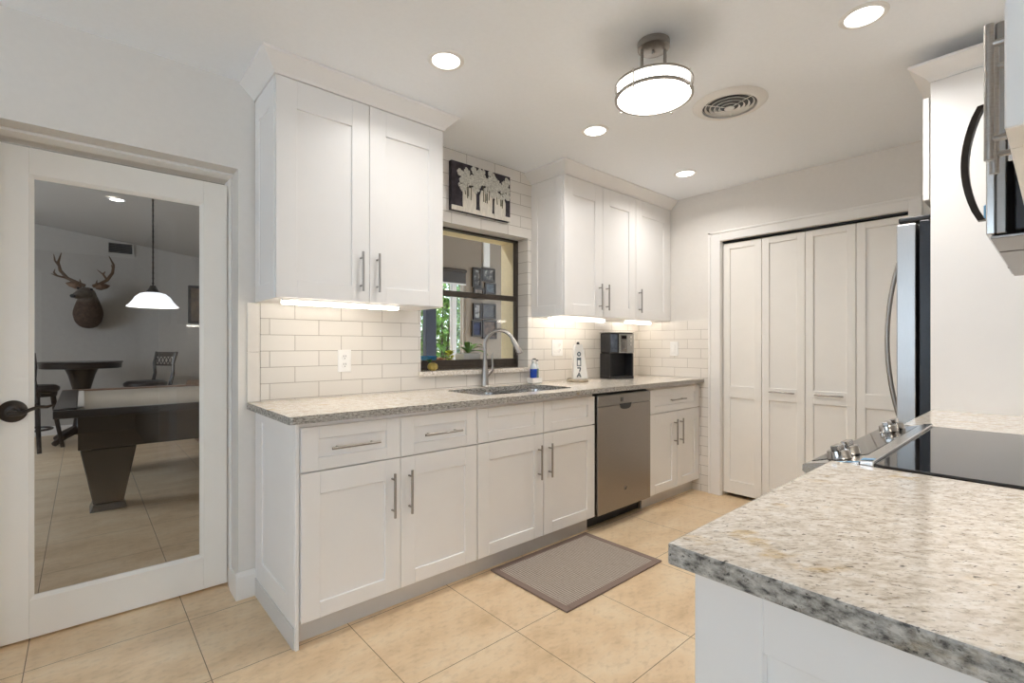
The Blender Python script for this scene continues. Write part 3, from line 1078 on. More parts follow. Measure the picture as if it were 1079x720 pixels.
# fridge surround: tall panel and cabinet above the fridge
PXL = 2.660
fp = thing('tall_end_panel', 'tall white panel rising from the counter beside the fridge', 'panel', (PXL + 0.01, 0.03, 0))
MB().box(PXL, PXL + 0.019, YN + 0.001, 0.357, 0.0, 2.285, 0.0015).build('board', M_cab, fp)
fcab = thing('over_fridge_cabinet', 'white two-door cabinet above the fridge', 'cabinet', (3.15, 0.03, 1.79))
MB().box(PXL + 0.0195, 3.64, YN + 0.001, 0.360, 1.79, 2.285, 0.001).build('body', M_cab, fcab)
mp_r = lambda u, v, n: (u, 0.382 + n, v)
for (a, c) in ((PXL + 0.002, 3.150), (3.150, 3.638)):
    o = shaker(MB(), mp_r, a + 0.0015, c - 0.0015, 1.795, 2.226, 0.02, 0.06, 0.009).build('door', M_cab, fcab)
    u = c - 0.04 if a < 3 else a + 0.04
    pull(MB(), mp_r, (u, 1.83), (u, 1.95)).build('handle', M_nickel, o)
m = MB().sweep([(PXL, YN + 0.001), (PXL, 0.357), (3.64, 0.357)], [(-1, 0), (0, 1)], [(o if o > 0 else 0.0005, 2.2855 + z * 0.89) for o, z in CROWN])
m.build('crown_moulding', M_cab, fcab)

# near wall cabinet, left of the microwave
NU = thing('upper_cabinet', 'white wall cabinet at the right edge of the photo, left of the microwave', 'cabinet', (0.97, -0.13, ZU))
MB().box(0.654, 1.303, YN + 0.001, 0.012, ZU, ZT, 0.002).build('body', M_cab, NU)
mp_nr = lambda u, v, n: (u, 0.034 + n, v)
for (a, c, h) in ((0.655, 0.979, 'r'), (0.979, 1.302, 'l')):
    o = shaker(MB(), mp_nr, a + 0.0015, c - 0.0015, ZU + 0.002, ZT - 0.016, 0.02, 0.07, 0.009, 0.11, 0.078).build('door', M_cab, NU)
    u = c - 0.04 if h == 'r' else a + 0.04
    pull(MB(), mp_nr, (u, 1.438), (u, 1.625)).build('handle', M_nickel, o)
mp_ne = lambda u, v, n: (0.648 - n, u, v)
shaker(MB(), mp_ne, YN + 0.003, 0.034, ZU, ZT - 0.005, 0.0055, 0.05, 0.003, 0.11, 0.06).build('side_panel', M_cab, NU)
crown([(1.303, 0.034), (0.648, 0.034), (0.648, YN + 0.001)], [(0, 1), (-1, 0)], ZT).build('crown_moulding', M_cab, NU)

# small wall cabinet over the microwave
MW_T = 1.815
OM = thing('over_microwave_cabinet', 'white cabinet above the microwave', 'cabinet', (1.69, -0.13, MW_T))
MB().box(1.3055, 2.078, YN + 0.001, 0.012, MW_T + 0.006, ZT, 0.002).build('body', M_cab, OM)
for (a, c) in ((1.3065, 1.692), (1.692, 2.077)):
    shaker(MB(), mp_nr, a + 0.0015, c - 0.0015, MW_T + 0.01, ZT - 0.016, 0.02, 0.06, 0.009).build('door', M_cab, OM)
crown([(2.078, 0.034), (1.3055, 0.034)], [(0, 1)], ZT).build('crown_moulding', M_cab, OM)

# under-cabinet strip lights ---------------------------------------------------------------------------
def strip(x0, x1, y, label):
    t = thing('under_cabinet_light', label, 'light', ((x0 + x1) / 2, y, ZU - 0.02), 'slim strip lights under the wall cabinets')
    MB().box(x0 - 0.008, x1 + 0.008, y - 0.022, y + 0.022, ZU - 0.006, ZU - 0.0005, 0.001).build('housing', M_white, t)
    MB().box(x0, x1, y - 0.019, y + 0.019, ZU - 0.021, ZU - 0.0065, 0.005, 2).build('diffuser', M_strip, t)
    return t


strip(0.655, 1.215, 2.262, 'long lit strip light under the left wall cabinet')
strip(2.450, 3.050, 2.365, 'lit strip light under the two-door cabinet beside the window')
strip(3.350, 3.690, 2.365, 'lit strip light under the corner cabinet above the coffee maker')
strip(0.75, 1.22, -0.10, 'strip light under the cabinet left of the microwave')

# ------------------------------------------------------------------ range side counters and base
def slab(name, label, x0, x1, y0, y1):
    m = MB()
    m.box(x0, x1, y0, y1, 0.884, 0.914, 0.0035, 2)
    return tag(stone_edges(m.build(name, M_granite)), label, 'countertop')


slab('countertop', 'large granite worktop in the right foreground, in front of the range', 0.5945, 1.306, YN + 0.001, 0.353)
slab('countertop', 'short granite worktop between the range and the tall white panel', 2.081, PXL - 0.001, YN + 0.001, 0.353)
mp_nf = lambda u, v, n: (u, 0.315 + n, v)


def near_base(label, x0, x1, doors):
    t = thing('base_cabinet', label, 'cabinet', ((x0 + x1) / 2, 0, 0))
    MB().box(x0, x1, YN + 0.001, 0.294, 0.10, 0.8835, 0.001).build('body', M_cab, t)
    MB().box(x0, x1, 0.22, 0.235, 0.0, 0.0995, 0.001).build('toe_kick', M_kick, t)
    for (a, c, h) in doors:
        o = shaker(MB(), mp_nf, a + 0.0015, c - 0.0015, 0.688, 0.862, 0.02, 0.06, 0.009, 0.05, 0.05).build('drawer', M_cab, t)
        pull(MB(), mp_nf, ((a + c) / 2 - 0.08, 0.775), ((a + c) / 2 + 0.08, 0.775)).build('handle', M_nickel, o)
        o = shaker(MB(), mp_nf, a + 0.0015, c - 0.0015, 0.103, 0.682, 0.02, 0.065, 0.009, 0.08, 0.062).build('door', M_cab, t)
        u = c - 0.04 if h == 'r' else a + 0.04
        pull(MB(), mp_nf, (u, 0.45), (u, 0.63)).build('handle', M_nickel, o)
    return t


RB = near_base('white base cabinet under the large granite worktop in the right foreground', 0.640, 1.304, [(0.642, 0.972, 'r'), (0.972, 1.303, 'l')])
mp_re = lambda u, v, n: (0.620 - n, u, v)
m = shaker(MB(), mp_re, YN + 0.002, 0.327, 0.0, 0.8835, 0.0195, 0.088, 0.012, 0.078, 0.12)
m.build('end_panel', M_cab, RB)
near_base('white base cabinet between the range and the fridge', 2.083, PXL - 0.001, [(2.084, PXL - 0.002, 'l')])

# range --------------------------------------------------------------------------------------------------
RX0, RX1 = 1.310, 2.077
rg = thing('range', 'slide-in range with black glass cooktop and stainless front controls', 'range', (1.694, 0.05, 0))
MB().box(RX0, RX1, YN + 0.02, 0.300, 0.10, 0.900, 0.002).build('body', M_black, rg)
MB().box(RX0 + 0.02, RX1 - 0.02, YN + 0.05, 0.24, 0.0, 0.099, 0.002).build('plinth', M_black, rg)
MB().box(RX0 + 0.002, RX1 - 0.002, YN + 0.004, 0.272, 0.9005, 0.9185, 0.003, 2).build('cooktop', M_glassblack, rg)
m = MB()
m.hexa([(RX0, 0.272, 0.899), (RX1, 0.272, 0.899), (RX1, 0.300, 0.899), (RX0, 0.300, 0.899),
        (RX0, 0.272, 0.926), (RX1, 0.272, 0.926), (RX1, 0.298, 0.923), (RX0, 0.298, 0.923)], 0.002)
m.build('trim_strip', M_steel_h, rg)
m = MB()
m.prism([(0.299, 0.872), (0.299, 0.9185), (0.408, 0.897), (0.413, 0.893), (0.413, 0.878), (0.400, 0.872)], 'x', RX0 - 0.003, RX1)
cpn = m.build('control_panel', M_steel_h, rg)
def pz(y):
    return 0.9185 - (y - 0.299) * (0.0215 / 0.109)
m = MB()
a, b = 0.308, 0.402
m.hexa([(RX0 + 0.12, a, pz(a) - 0.001), (RX1 - 0.03, a, pz(a) - 0.001), (RX1 - 0.03, b, pz(b) - 0.001), (RX0 + 0.03, b, pz(b) - 0.001),
        (RX0 + 0.12, a, pz(a) + 0.0012), (RX1 - 0.03, a, pz(a) + 0.0012), (RX1 - 0.03, b, pz(b) + 0.0012), (RX0 + 0.03, b, pz(b) + 0.0012)])
m.build('touch_glass', M_glassblack, cpn)
nrm = Vector((0, 0.0215, 0.109)).normalized()
for (kx, ky) in ((1.372, 0.352), (1.452, 0.352), (1.925, 0.360), (2.005, 0.356)):
    c = Vector((kx, ky, pz(ky) + 0.0012))
    m = MB()
    m.tube([c, c + nrm * 0.004, c + nrm * 0.018, c + nrm * 0.020], [0.026, 0.0245, 0.0235, 0.021], 24)
    kb = m.build('knob', M_knob, cpn)
    g0 = c + nrm * 0.019
    ax = Vector((1, 0, 0))
    ay = nrm.cross(ax).normalized()
    m = MB()
    cs = []
    for h in (0, 0.013):
        for (i, j) in ((-1, -1), (1, -1), (1, 1), (-1, 1)):
            cs.append(tuple(g0 + ax * 0.024 * i + ay * 0.0085 * j + nrm * h))
    m.hexa(cs, 0.002)
    m.build('grip', M_knob, kb)
MB().hexa([(RX0 + 0.012, 0.273, 0.9262), (RX0 + 0.03, 0.273, 0.9262), (RX0 + 0.03, 0.297, 0.9236), (RX0 + 0.002, 0.297, 0.9236),
           (RX0 + 0.012, 0.273, 0.9268), (RX0 + 0.03, 0.273, 0.9268), (RX0 + 0.03, 0.297, 0.9242), (RX0 + 0.002, 0.297, 0.9242)]).build('protective_film', M_film, rg)
MB().hexa([(RX0 - 0.0025, 0.300, 0.9188), (RX0 + 0.010, 0.300, 0.9188), (RX0 + 0.010, 0.352, 0.9090), (RX0 - 0.0025, 0.352, 0.9090),
           (RX0 - 0.0025, 0.300, 0.9194), (RX0 + 0.010, 0.300, 0.9194), (RX0 + 0.010, 0.352, 0.9096), (RX0 - 0.0025, 0.352, 0.9096)]).build('protective_film', M_film, rg)
m = MB()
m.box(RX0 + 0.002, RX1 - 0.002, 0.301, 0.340, 0.26, 0.868, 0.004, 2)
od = m.build('oven_door', M_steel, rg)
MB().box(RX0 + 0.12, RX1 - 0.12, 0.3395, 0.342, 0.36, 0.70, 0.001).build('oven_window', M_glassblack, od)
m = MB()
m.cyl((RX0 + 0.06, 0.38, 0.81), (RX1 - 0.06, 0.38, 0.81), 0.011)
for x in (RX0 + 0.09, RX1 - 0.09):
    m.cyl((x, 0.339, 0.81), (x, 0.38, 0.81), 0.008)
m.build('handle', M_steel_h, od)
MB().box(RX0 + 0.002, RX1 - 0.002, 0.301, 0.338, 0.105, 0.255, 0.004, 2).build('drawer', M_steel, rg)

# microwave -------------------------------------------------------------------------------------------------
mw = thing('microwave', 'stainless over-the-range microwave at the right edge', 'microwave', (1.69, -0.1, 1.392))
MB().box(RX0 + 0.004, RX1 - 0.004, YN + 0.002, 0.055, 1.400, MW_T, 0.002).build('body', M_fridge, mw)
m = MB()
m.box(RX0, 1.90, 0.081, 0.094, 1.396, MW_T - 0.012, 0.002)
dr = m.build('door', M_steel_h, mw)
MB().box(RX0 + 0.001, 1.899, 0.0655, 0.0805, 1.396, MW_T - 0.014, 0.002).build('door_back', M_dkrim, dr)
MB().box(RX0 + 0.06, 1.80, 0.0935, 0.0955, 1.46, 1.75, 0.001).build('door_window', M_glassblack, dr)
for z in (1.585, 1.625, 1.735, 1.775):
    MB().box(RX0 - 0.001, RX0 + 0.0035, 0.042, 0.066, z, z + 0.007, 0.001).build('side_tab', M_steel_h, mw)
MB().box(RX0 - 0.001, RX0 + 0.0035, 0.052, 0.064, 1.53, 1.79, 0.001).build('side_bracket', M_steel_h, mw)
MB().box(1.902, RX1, 0.062, 0.094, 1.394, MW_T - 0.012, 0.003, 2).build('control_panel', M_glassblack, mw)
m = MB()
hpts = []
for k in range(13):
    t = k / 12
    hpts.append((1.62, 0.122 + 0.030 * math.sin(math.pi * t) ** 0.8, 1.482 + 0.275 * t))
for a, b in zip(hpts, hpts[1:]):
    m.hexa([(1.606, a[1] - 0.006, a[2]), (1.634, a[1] - 0.006, a[2]), (1.630, a[1] + 0.008, a[2]), (1.610, a[1] + 0.008, a[2]),
            (1.606, b[1] - 0.006, b[2]), (1.634, b[1] - 0.006, b[2]), (1.630, b[1] + 0.008, b[2]), (1.610, b[1] + 0.008, b[2])])
bmesh.ops.remove_doubles(m.bm, verts=m.bm.verts, dist=1e-5)
hh = m.build('handle', M_bronze, dr)  # backlit shade of the handle put into its dark colour
for z in (1.722, 1.486):
    MB().box(1.607, 1.633, 0.0955, 0.118, z, z + 0.028, 0.003).build('handle_post', M_steel_h, hh)
MB().box(1.603, 1.637, 0.098, 0.119, 1.4835, 1.5165, 0.003).build('protective_film', M_film, hh)
for (x0, x1, y0, y1) in ((RX0 + 0.002, 1.515, 0.0, 0.092), (1.520, RX1 - 0.002, 0.0, 0.092), (RX0 + 0.002, 1.45, YN + 0.01, -0.006),
                         (1.456, 1.93, YN + 0.01, -0.006), (1.936, RX1 - 0.002, YN + 0.01, -0.006)):
    MB().box(x0 + 0.005, x1 - 0.005, y0 + 0.004, y1 - 0.004, 1.388, 1.3935, 0.001).build('underside_panel', M_dkrim, mw)
for x in (1.36, 1.40, 1.60, 1.66, 1.72):
    MB().box(x, x + 0.012, -0.11, -0.03, 1.386, 1.3885, 0.0005).build('vent_slot', M_black, mw)

# fridge ----------------------------------------------------------------------------------------------------------
fr = thing('fridge', 'stainless fridge with black sides and a bowed handle, behind the tall white panel', 'fridge', (3.16, 0.1, 0))
FX0, FX1 = 2.735, 3.615
MB().box(FX0, FX1, YN + 0.03, 0.405, 0.03, 1.728, 0.004, 2).build('body', M_fridge, fr)
for x in (FX0 + 0.06, FX1 - 0.06):
    for y in (-0.2, 0.34):
        MB().cyl((x, y, 0), (x, y, 0.03), 0.02).build('foot', M_black, fr)


def fdoor(x0, x1, z0, z1):
    m = MB()
    m.box(x0, x1, 0.416, 0.484, z0, z1, 0.004, 2)
    return m.build('door', M_fdoor, fr)


fd = fdoor(FX0, FX1, 0.70, 1.722)
m = MB()
hp = []
for k in range(17):
    t = k / 16
    hp.append((2.885, 0.484 + 0.062 * math.sin(math.pi * t) ** 0.75, 0.80 + 0.82 * t))
m.tube(hp, [0.007] + [0.010] * 15 + [0.007], 14)
m.build('handle', M_nickel, fd)
fz = fdoor(FX0, FX1, 0.07, 0.69)
m = MB()
m.tube([(2.82, 0.484, 0.60), (2.84, 0.535, 0.60), (3.0, 0.545, 0.60), (3.35, 0.545, 0.60), (3.51, 0.535, 0.60), (3.53, 0.484, 0.60)], 0.012, 14)
m.build('handle', M_steel_h, fz)
for x in (FX0 + 0.004, FX1 - 0.10):
    MB().box(x, x + 0.096, 0.36, 0.478, 1.7285, 1.752, 0.006, 2).build('hinge_cover', M_black, fr)

# ------------------------------------------------------------------ ceiling fittings
def downlight(x, y, z, label, on=LAMP, cat='ceiling light', group='recessed ceiling lights'):
    t = thing('recessed_light', label, cat, (x, y, z), group)
    MB().lathe([(0.058, -0.001), (0.060, -0.006), (0.074, -0.005), (0.079, -0.001), (0.079, -0.0005)], (x, y, z), 36).build('trim_ring', M_white, t)
    MB().lathe([(0, -0.004), (0.03, -0.004), (0.058, -0.003), (0.058, -0.001), (0, -0.001)], (x, y, z), 36).build('lens', M_lens, t)
    l = light('lamp_beam', 'AREA', (0, 0, -0.012), on, (1.0, 0.975, 0.945), shape='DISK', size=0.11)
    l.data.spread = R(150)
    l.parent = t
    return t


DLZ = ZC
d1_ = downlight(1.172, 1.752, DLZ, 'round recessed light in front of the left wall cabinet', LAMP * 0.42)
downlight(2.193, 1.759, DLZ, 'round recessed light between the drum fixture and the window wall cabinets', LAMP * 0.62)
downlight(3.219, 1.769, DLZ, 'round recessed light farthest away, near the pantry wall corner', LAMP * 0.62)
downlight(2.178, 0.483, DLZ, 'round recessed light at the top right, right of the drum fixture', LAMP * 0.95)

# drum fixture -----------------------------------------------------------------------------------
cx, cy = 1.735, 1.092
fxr = thing('ceiling_fixture', 'lit round drum ceiling light hung on two short nickel rods', 'ceiling light', (cx, cy, ZC))
MB().lathe([(0, -0.030), (0.056, -0.030), (0.063, -0.026), (0.064, -0.001), (0, -0.001)], (cx, cy, ZC), 40).build('canopy', M_nickel, fxr)
MB().lathe([(0, -0.046), (0.006, -0.046), (0.008, -0.040), (0.005, -0.0305), (0, -0.0305)], (cx, cy, ZC), 14).build('screw_cap', M_nickel, fxr)
sx_, sy_ = 0.7485 * 0.047, -0.663 * 0.047
for s in (-1, 1):
    MB().cyl((cx + s * sx_, cy + s * sy_, ZC - 0.03), (cx + s * sx_, cy + s * sy_, 2.238), 0.0065, seg=12).build('rod', M_nickel, fxr)
MB().lathe([(0, 2.2385), (0.143, 2.2385), (0.143, 2.2345), (0, 2.2345)], (cx, cy, 0), 48).build('top_plate', M_nickel, fxr)
MB().lathe([(0, 2.2340), (0.05, 2.2340), (0.142, 2.2340), (0.143, 2.232), (0.143, 2.191), (0.128, 2.1875), (0.06, 2.184), (0, 2.183)], (cx, cy, 0), 48).build('glass_drum', M_drum, fxr)
for z in (2.232, 2.186):
    rr = MB().lathe([(0.1435, z), (0.154, z), (0.154, z + 0.010), (0.1435, z + 0.010)], (cx, cy, 0), 48, close=True)
    rr.build('ring', M_nickel, fxr)
m = MB()
for k in range(4):
    a = R(48.463 + 45 + 90 * k)
    px, py = cx + 0.1545 * math.cos(a), cy + 0.1545 * math.sin(a)
    m = MB()
    m.cyl((px, py, 2.180), (px, py, 2.246), 0.0035, seg=10)
    m.ball((px, py, 2.180), 0.005, seg=10)
    m.build('clip', M_chrome, fxr)

# round air vent ---------------------------------------------------------------------------------------
vx, vy = 2.462, 1.112
vt = thing('air_vent', 'round white ceiling vent with concentric louvre rings', 'vent', (vx, vy, ZC))
MB().lathe([(0.130, -0.001), (0.128, -0.016), (0.140, -0.017), (0.168, -0.008), (0.176, -0.001)], (vx, vy, ZC), 56).build('flange', M_white, vt)
MB().lathe([(0, -0.0012), (0.129, -0.0012)], (vx, vy, ZC), 40).build('duct_shade', M_black, vt)  # flat black disc painted for the shade inside the vent
for i, r0 in enumerate((0.112, 0.090, 0.068, 0.046)):
    zb = -0.012 - 0.004 * i
    MB().lathe([(r0 - 0.003, zb + 0.0075), (r0 + 0.003, zb), (r0 + 0.0055, zb), (r0 - 0.0005, zb + 0.0075)], (vx, vy, ZC), 48, close=True).build('louvre', M_white, vt)
MB().lathe([(0, -0.031), (0.014, -0.030), (0.024, -0.026), (0.022, -0.020), (0, -0.020)], (vx, vy, ZC), 24).build('hub', M_white, vt)
m = MB()
for a in (R(20), R(140), R(260)):
    m.cyl((vx, vy, ZC - 0.022), (vx + 0.128 * math.cos(a), vy + 0.128 * math.sin(a), ZC - 0.010), 0.0022, seg=8)
m.build('spoke', M_white, vt)

# ------------------------------------------------------------------ wall plates
def plate(name, label, cat, P, w, h, gangs, n, kind):
    """P centre; n outward axis: '-y' or '-x'"""
    t = thing(name, label, cat, P)
    mp = (lambda u, v, q: (P[0] + u, P[1] - q, P[2] + v)) if n == '-y' else (lambda u, v, q: (P[0] - q, P[1] + u, P[2] + v))

    def bx(m, u0, u1, v0, v1, q0, q1, bv):
        a, b = mp(u0, v0, q0), mp(u1, v1, q1)
        m.box(a[0], b[0], a[1], b[1], a[2], b[2], bv)
    m = MB()
    bx(m, -w / 2, w / 2, -h / 2, h / 2, 0, 0.006, 0.002)
    m.build('cover_plate', M_white, t)
    for g in range(gangs):
        u = (g - (gangs - 1) / 2) * 0.046
        if kind[g] == 'o':
            m = MB()
            for v in (-0.021, 0.021):
                m.tube([mp(u, v, 0.006), mp(u, v, 0.0085)], [0.0165, 0.016], 18)
            o = m.build('receptacle', M_white, t)
            s = MB()
            for v in (-0.021, 0.021):
                for du in (-0.006, 0.006):
                    bx(s, u + du - 0.0012, u + du + 0.0012, v, v + 0.009, 0.0084, 0.0089, 0)
                s.tube([mp(u, v - 0.008, 0.0084), mp(u, v - 0.008, 0.0089)], [0.0025, 0.0025], 10)
            s.build('slot', M_black, o)
        else:
            m = MB()
            bx(m, u - 0.016, u + 0.016, -0.034, 0.034, 0.006, 0.010, 0.002)
            m.build('rocker', M_white, t)
    return t


plate('outlet', 'white single outlet on the tile under the left wall cabinet', 'outlet', (1.042, TY - 0.0005, 1.100), 0.072, 0.118, 1, '-y', 'o')
plate('outlet', 'white double plate with outlet and switch, right of the window', 'outlet', (2.690, TY - 0.0005, 1.165), 0.118, 0.122, 2, '-y', 'so')
plate('light_switch', 'white rocker switch on the tiled pantry wall by the coffee maker', 'switch', (XE - 0.0085, 2.165, 1.155), 0.072, 0.118, 1, '-x', 's')

# ------------------------------------------------------------------ painting above the window
pt = thing('painting', 'small dark painting of three white vases of flowers above the window', 'painting', (1.95, TY - 0.02, 2.03))
PX0, PX1, PZ0, PZ1 = 1.708, 2.193, 2.028, 2.335
PF = TY - 0.030
MB().box(PX0, PX1, PF, TY - 0.0005, PZ0, PZ1, 0.002).build('canvas', M_canvas, pt)
MB().box(PX0, PX1, PF - 0.003, PF, PZ0, PZ0 + 0.030, 0.001).build('painted_ledge', M_vase, pt)
rnd = random.Random(3)
for (vx0, vw, vh) in ((1.845, 0.105, 0.145), (1.980, 0.105, 0.150), (2.098, 0.098, 0.135)):
    m = MB()
    z0 = PZ0 + 0.014
    hw = vw / 2
    prof = [(-hw * 0.92, 0), (hw * 0.92, 0), (hw, vh * 0.3), (hw, vh * 0.75), (hw * 0.72, vh), (-hw * 0.72, vh), (-hw, vh * 0.75), (-hw, vh * 0.3)]
    m.prism([(vx0 + p[0], z0 + p[1]) for p in prof], 'y', PF - 0.005, PF - 0.0005)
    v = m.build('vase', M_vase, pt)
    m = MB()
    for k in range(5):
        dx = rnd.uniform(-0.035, 0.035)
        m.tube([(vx0 + dx, PF - 0.006, z0 + vh * rnd.uniform(0.45, 0.7)), (vx0 + dx * 1.3, PF - 0.006, z0 + vh + 0.03)], 0.0025, 6)
    m.build('stem', M_twig, pt)
    m = MB()
    for k in range(38):
        bx_ = vx0 + rnd.uniform(-0.085, 0.085)
        bz_ = PZ0 + 0.165 + rnd.uniform(-0.02, 0.122)
        bx_ = min(max(bx_, PX0 + 0.03), PX1 - 0.03)
        rr_ = rnd.uniform(0.011, 0.021)
        npet = 5
        for q in range(npet):
            a = 2 * math.pi * q / npet + rnd.random()
            yy = PF - 0.005 - 0.004 * rnd.random()
            m.tube([(bx_ + rr_ * 0.65 * math.cos(a), yy, bz_ + rr_ * 0.65 * math.sin(a)),
                    (bx_ + rr_ * 0.65 * math.cos(a), yy - 0.002, bz_ + rr_ * 0.65 * math.sin(a))], [rr_ * 0.62, rr_ * 0.35], 7)
    m.build('bouquet', M_petal, pt)

# ------------------------------------------------------------------ floor mat
mt = thing('kitchen_mat', 'taupe woven mat on the floor in front of the sink', 'mat', (1.98, 1.705, 0))
mx0, mx1, my0, my1 = 1.597, 2.366, 1.437, 1.975
MB().box(mx0 + 0.035, mx1 - 0.035, my0 + 0.035, my1 - 0.035, 0.001, 0.008, 0.001).build('woven_field', M_weave, mt)
m = MB()
for b in ((mx0, mx0 + 0.036, my0, my1), (mx1 - 0.036, mx1, my0, my1), (mx0 + 0.036, mx1 - 0.036, my0, my0 + 0.036), (mx0 + 0.036, mx1 - 0.036, my1 - 0.036, my1)):
    m.box(*b, 0.0005, 0.0095, 0.002)
m.build('border', M_matborder, mt)

# ------------------------------------------------------------------ things on the counter
ZK = 0.9142
# soap caddy and bottles
bx0, by0 = 2.395, 2.462
cd = thing('soap_caddy', 'white tray holding two soap bottles beside the sink', 'caddy', (bx0, by0, ZK))
m = MB()
m.box(bx0 - 0.046, bx0 + 0.046, by0 - 0.030, by0 + 0.030, ZK + 0.004, ZK + 0.010, 0.003)
for b in ((bx0 - 0.046, bx0 + 0.046, by0 - 0.030, by0 - 0.027), (bx0 - 0.046, bx0 + 0.046, by0 + 0.027, by0 + 0.030),
          (bx0 - 0.046, bx0 - 0.043, by0 - 0.027, by0 + 0.027), (bx0 + 0.043, bx0 + 0.046, by0 - 0.027, by0 + 0.027)):
    m.box(*b, ZK + 0.010, ZK + 0.040, 0.001)
m.build('tray', M_white, cd)
MB().box(bx0 - 0.044, bx0 + 0.044, by0 - 0.028, by0 + 0.028, ZK, ZK + 0.0038, 0.001).build('rubber_base', M_ink, cd)


def bottle(name, label, x, y, z, r, h, low, lowm, upm):
    t = thing(name, label, 'bottle', (x, y, z))
    MB().lathe([(0, 0), (r * 0.95, 0), (r, 0.004), (r, h * low), (0, h * low)], (x, y, z), 24).build('body', lowm, t)
    MB().lathe([(r * 0.99, h * low + 0.0003), (r, h * 0.62), (r * 0.8, h * 0.72), (r * 0.42, h * 0.80), (r * 0.42, h * 0.86), (0, h * 0.86)], (x, y, z), 24).build('shoulder', upm, t)
    c = MB()
    c.lathe([(0, h * 0.8605), (r * 0.6, h * 0.8605), (r * 0.6, h * 0.97), (0, h * 0.97)], (x, y, z), 18)
    c.build('cap', M_white, t)
    n = MB()
    n.cyl((x - 0.004, y, z + h * 0.985), (x - 0.004, y - r * 1.1, z + h * 0.985), 0.005, seg=10)
    n.build('nozzle', M_black, t)
    return t


bottle('dish_soap_bottle', 'clear bottle half full of blue dish soap, beside the sink', bx0 - 0.014, by0 - 0.002, ZK + 0.0103, 0.0245, 0.165, 0.56, M_soap, M_clear)
bottle('hand_soap_bottle', 'slim grey-green soap bottle right of the blue one', bx0 + 0.026, by0 + 0.006, ZK + 0.0103, 0.0155, 0.155, 0.60, M_teal, M_clear)

# white tapered stand with lettering
tx, ty = 2.752, 2.372
st = thing('letter_stand', 'white tapered stand with dark vertical lettering on a round stone base', 'countertop stand', (tx, ty, ZK), rz=R(-32))
o0 = Vector((tx, ty, ZK))


def stl(m, name, mat, par=st):
    return m.build(name, mat, par)


MB().lathe([(0, 0), (0.078, 0), (0.082, 0.005), (0.082, 0.014), (0.074, 0.022), (0, 0.022)], o0, 36).build('base', plain('brown_stone', (0.30, 0.25, 0.18), 0.4, var=0.35, scale=60), st)
m = MB()
yf = ty - 0.034
body = [(-0.040, 0.022), (0.040, 0.022), (0.036, 0.16), (0.033, 0.24), (0.026, 0.275), (-0.026, 0.275), (-0.033, 0.24), (-0.036, 0.16)]
m.prism([(tx + p[0], ZK + p[1]) for p in body], 'y', yf, yf + 0.05)
sb = stl(m, 'body', M_white)
m = MB()
m.hexa([(tx + 0.045, ty - 0.01, ZK + 0.0222), (tx + 0.079, ty - 0.01, ZK + 0.0222), (tx + 0.072, ty + 0.02, ZK + 0.0222), (tx + 0.045, ty + 0.02, ZK + 0.0222),
        (tx + 0.038, ty - 0.01, ZK + 0.235), (tx + 0.046, ty - 0.01, ZK + 0.235), (tx + 0.046, ty + 0.02, ZK + 0.235), (tx + 0.038, ty + 0.02, ZK + 0.235)], 0.002)
stl(m, 'side_fin', M_white)
m = MB()
m.lathe([(0, 0.2755), (0.010, 0.2755), (0.012, 0.283), (0.009, 0.292), (0, 0.295)], (tx, ty - 0.01, ZK), 16)
stl(m, 'stopper', M_black)
m = MB()
yl = yf - 0.002
cz_ = ZK + 0.205
m.tube([(tx + 0.011 * math.cos(2 * math.pi * k / 16), yl, cz_ + 0.013 * math.sin(2 * math.pi * k / 16)) for k in range(17)], 0.0045, 8)
for (u0, u1, v0, v1) in ((-0.016, -0.010, 0.115, 0.180), (0.010, 0.016, 0.115, 0.180), (-0.010, 0.010, 0.160, 0.178), (-0.010, 0.010, 0.115, 0.122)):
    m.box(tx + u0, tx + u1, yl, yf - 0.0003, ZK + v0, ZK + v1, 0)
m.box(tx - 0.013, tx + 0.013, yl, yf - 0.0003, ZK + 0.098, ZK + 0.108, 0)
m.tube([(tx + 0.011, yl, ZK + 0.100), (tx + 0.004, yl, ZK + 0.075)], 0.005, 8)
m.tube([(tx - 0.014, yl, ZK + 0.036), (tx, yl, ZK + 0.068), (tx + 0.014, yl, ZK + 0.036)], 0.005, 8)
m.box(tx - 0.009, tx + 0.009, yl, yf - 0.0003, ZK + 0.044, ZK + 0.051, 0)
m.build('lettering', M_ink, sb)

# coffee maker (turned a little towards the room)
ca = R(-20)
kx, ky = 3.13, 2.36                                   # front left corner
km = thing('coffee_maker', 'black and stainless coffee maker in the counter corner', 'coffee maker', (kx, ky, ZK), rz=ca)


def kbx(x0, x1, y0, y1, z0, z1, bev=0.003, seg=2, m=None):
    m = m or MB()
    return m.box(kx + x0, kx + x1, ky + y0, ky + y1, ZK + z0, ZK + z1, bev, seg)


m = MB()
kbx(0.0, 0.225, 0.0, 0.150, 0.0, 0.022, m=m)
kbx(0.0, 0.225, 0.085, 0.150, 0.022, 0.205, m=m)
kbx(0.0, 0.018, 0.004, 0.085, 0.022, 0.205, m=m)
kbx(0.207, 0.225, 0.004, 0.085, 0.022, 0.205, m=m)
m.build('base', M_black, km)
kbx(0.030, 0.195, 0.012, 0.080, 0.0225, 0.030).build('drip_tray', M_glassblack, km)
m = MB()
kbx(0.0, 0.225, 0.0, 0.150, 0.2055, 0.368, 0.012, 3, m=m)
hs_ = m.build('housing', M_black, km)
kbx(0.078, 0.222, -0.006, 0.002, 0.208, 0.362, 0.002).build('front_panel', M_steel_h, hs_)
kbx(0.006, 0.066, -0.004, 0.002, 0.215, 0.358, 0.004).build('water_tank', plain('smoky_tank', (0.10, 0.12, 0.16), 0.12, var=0.3, scale=30), hs_)
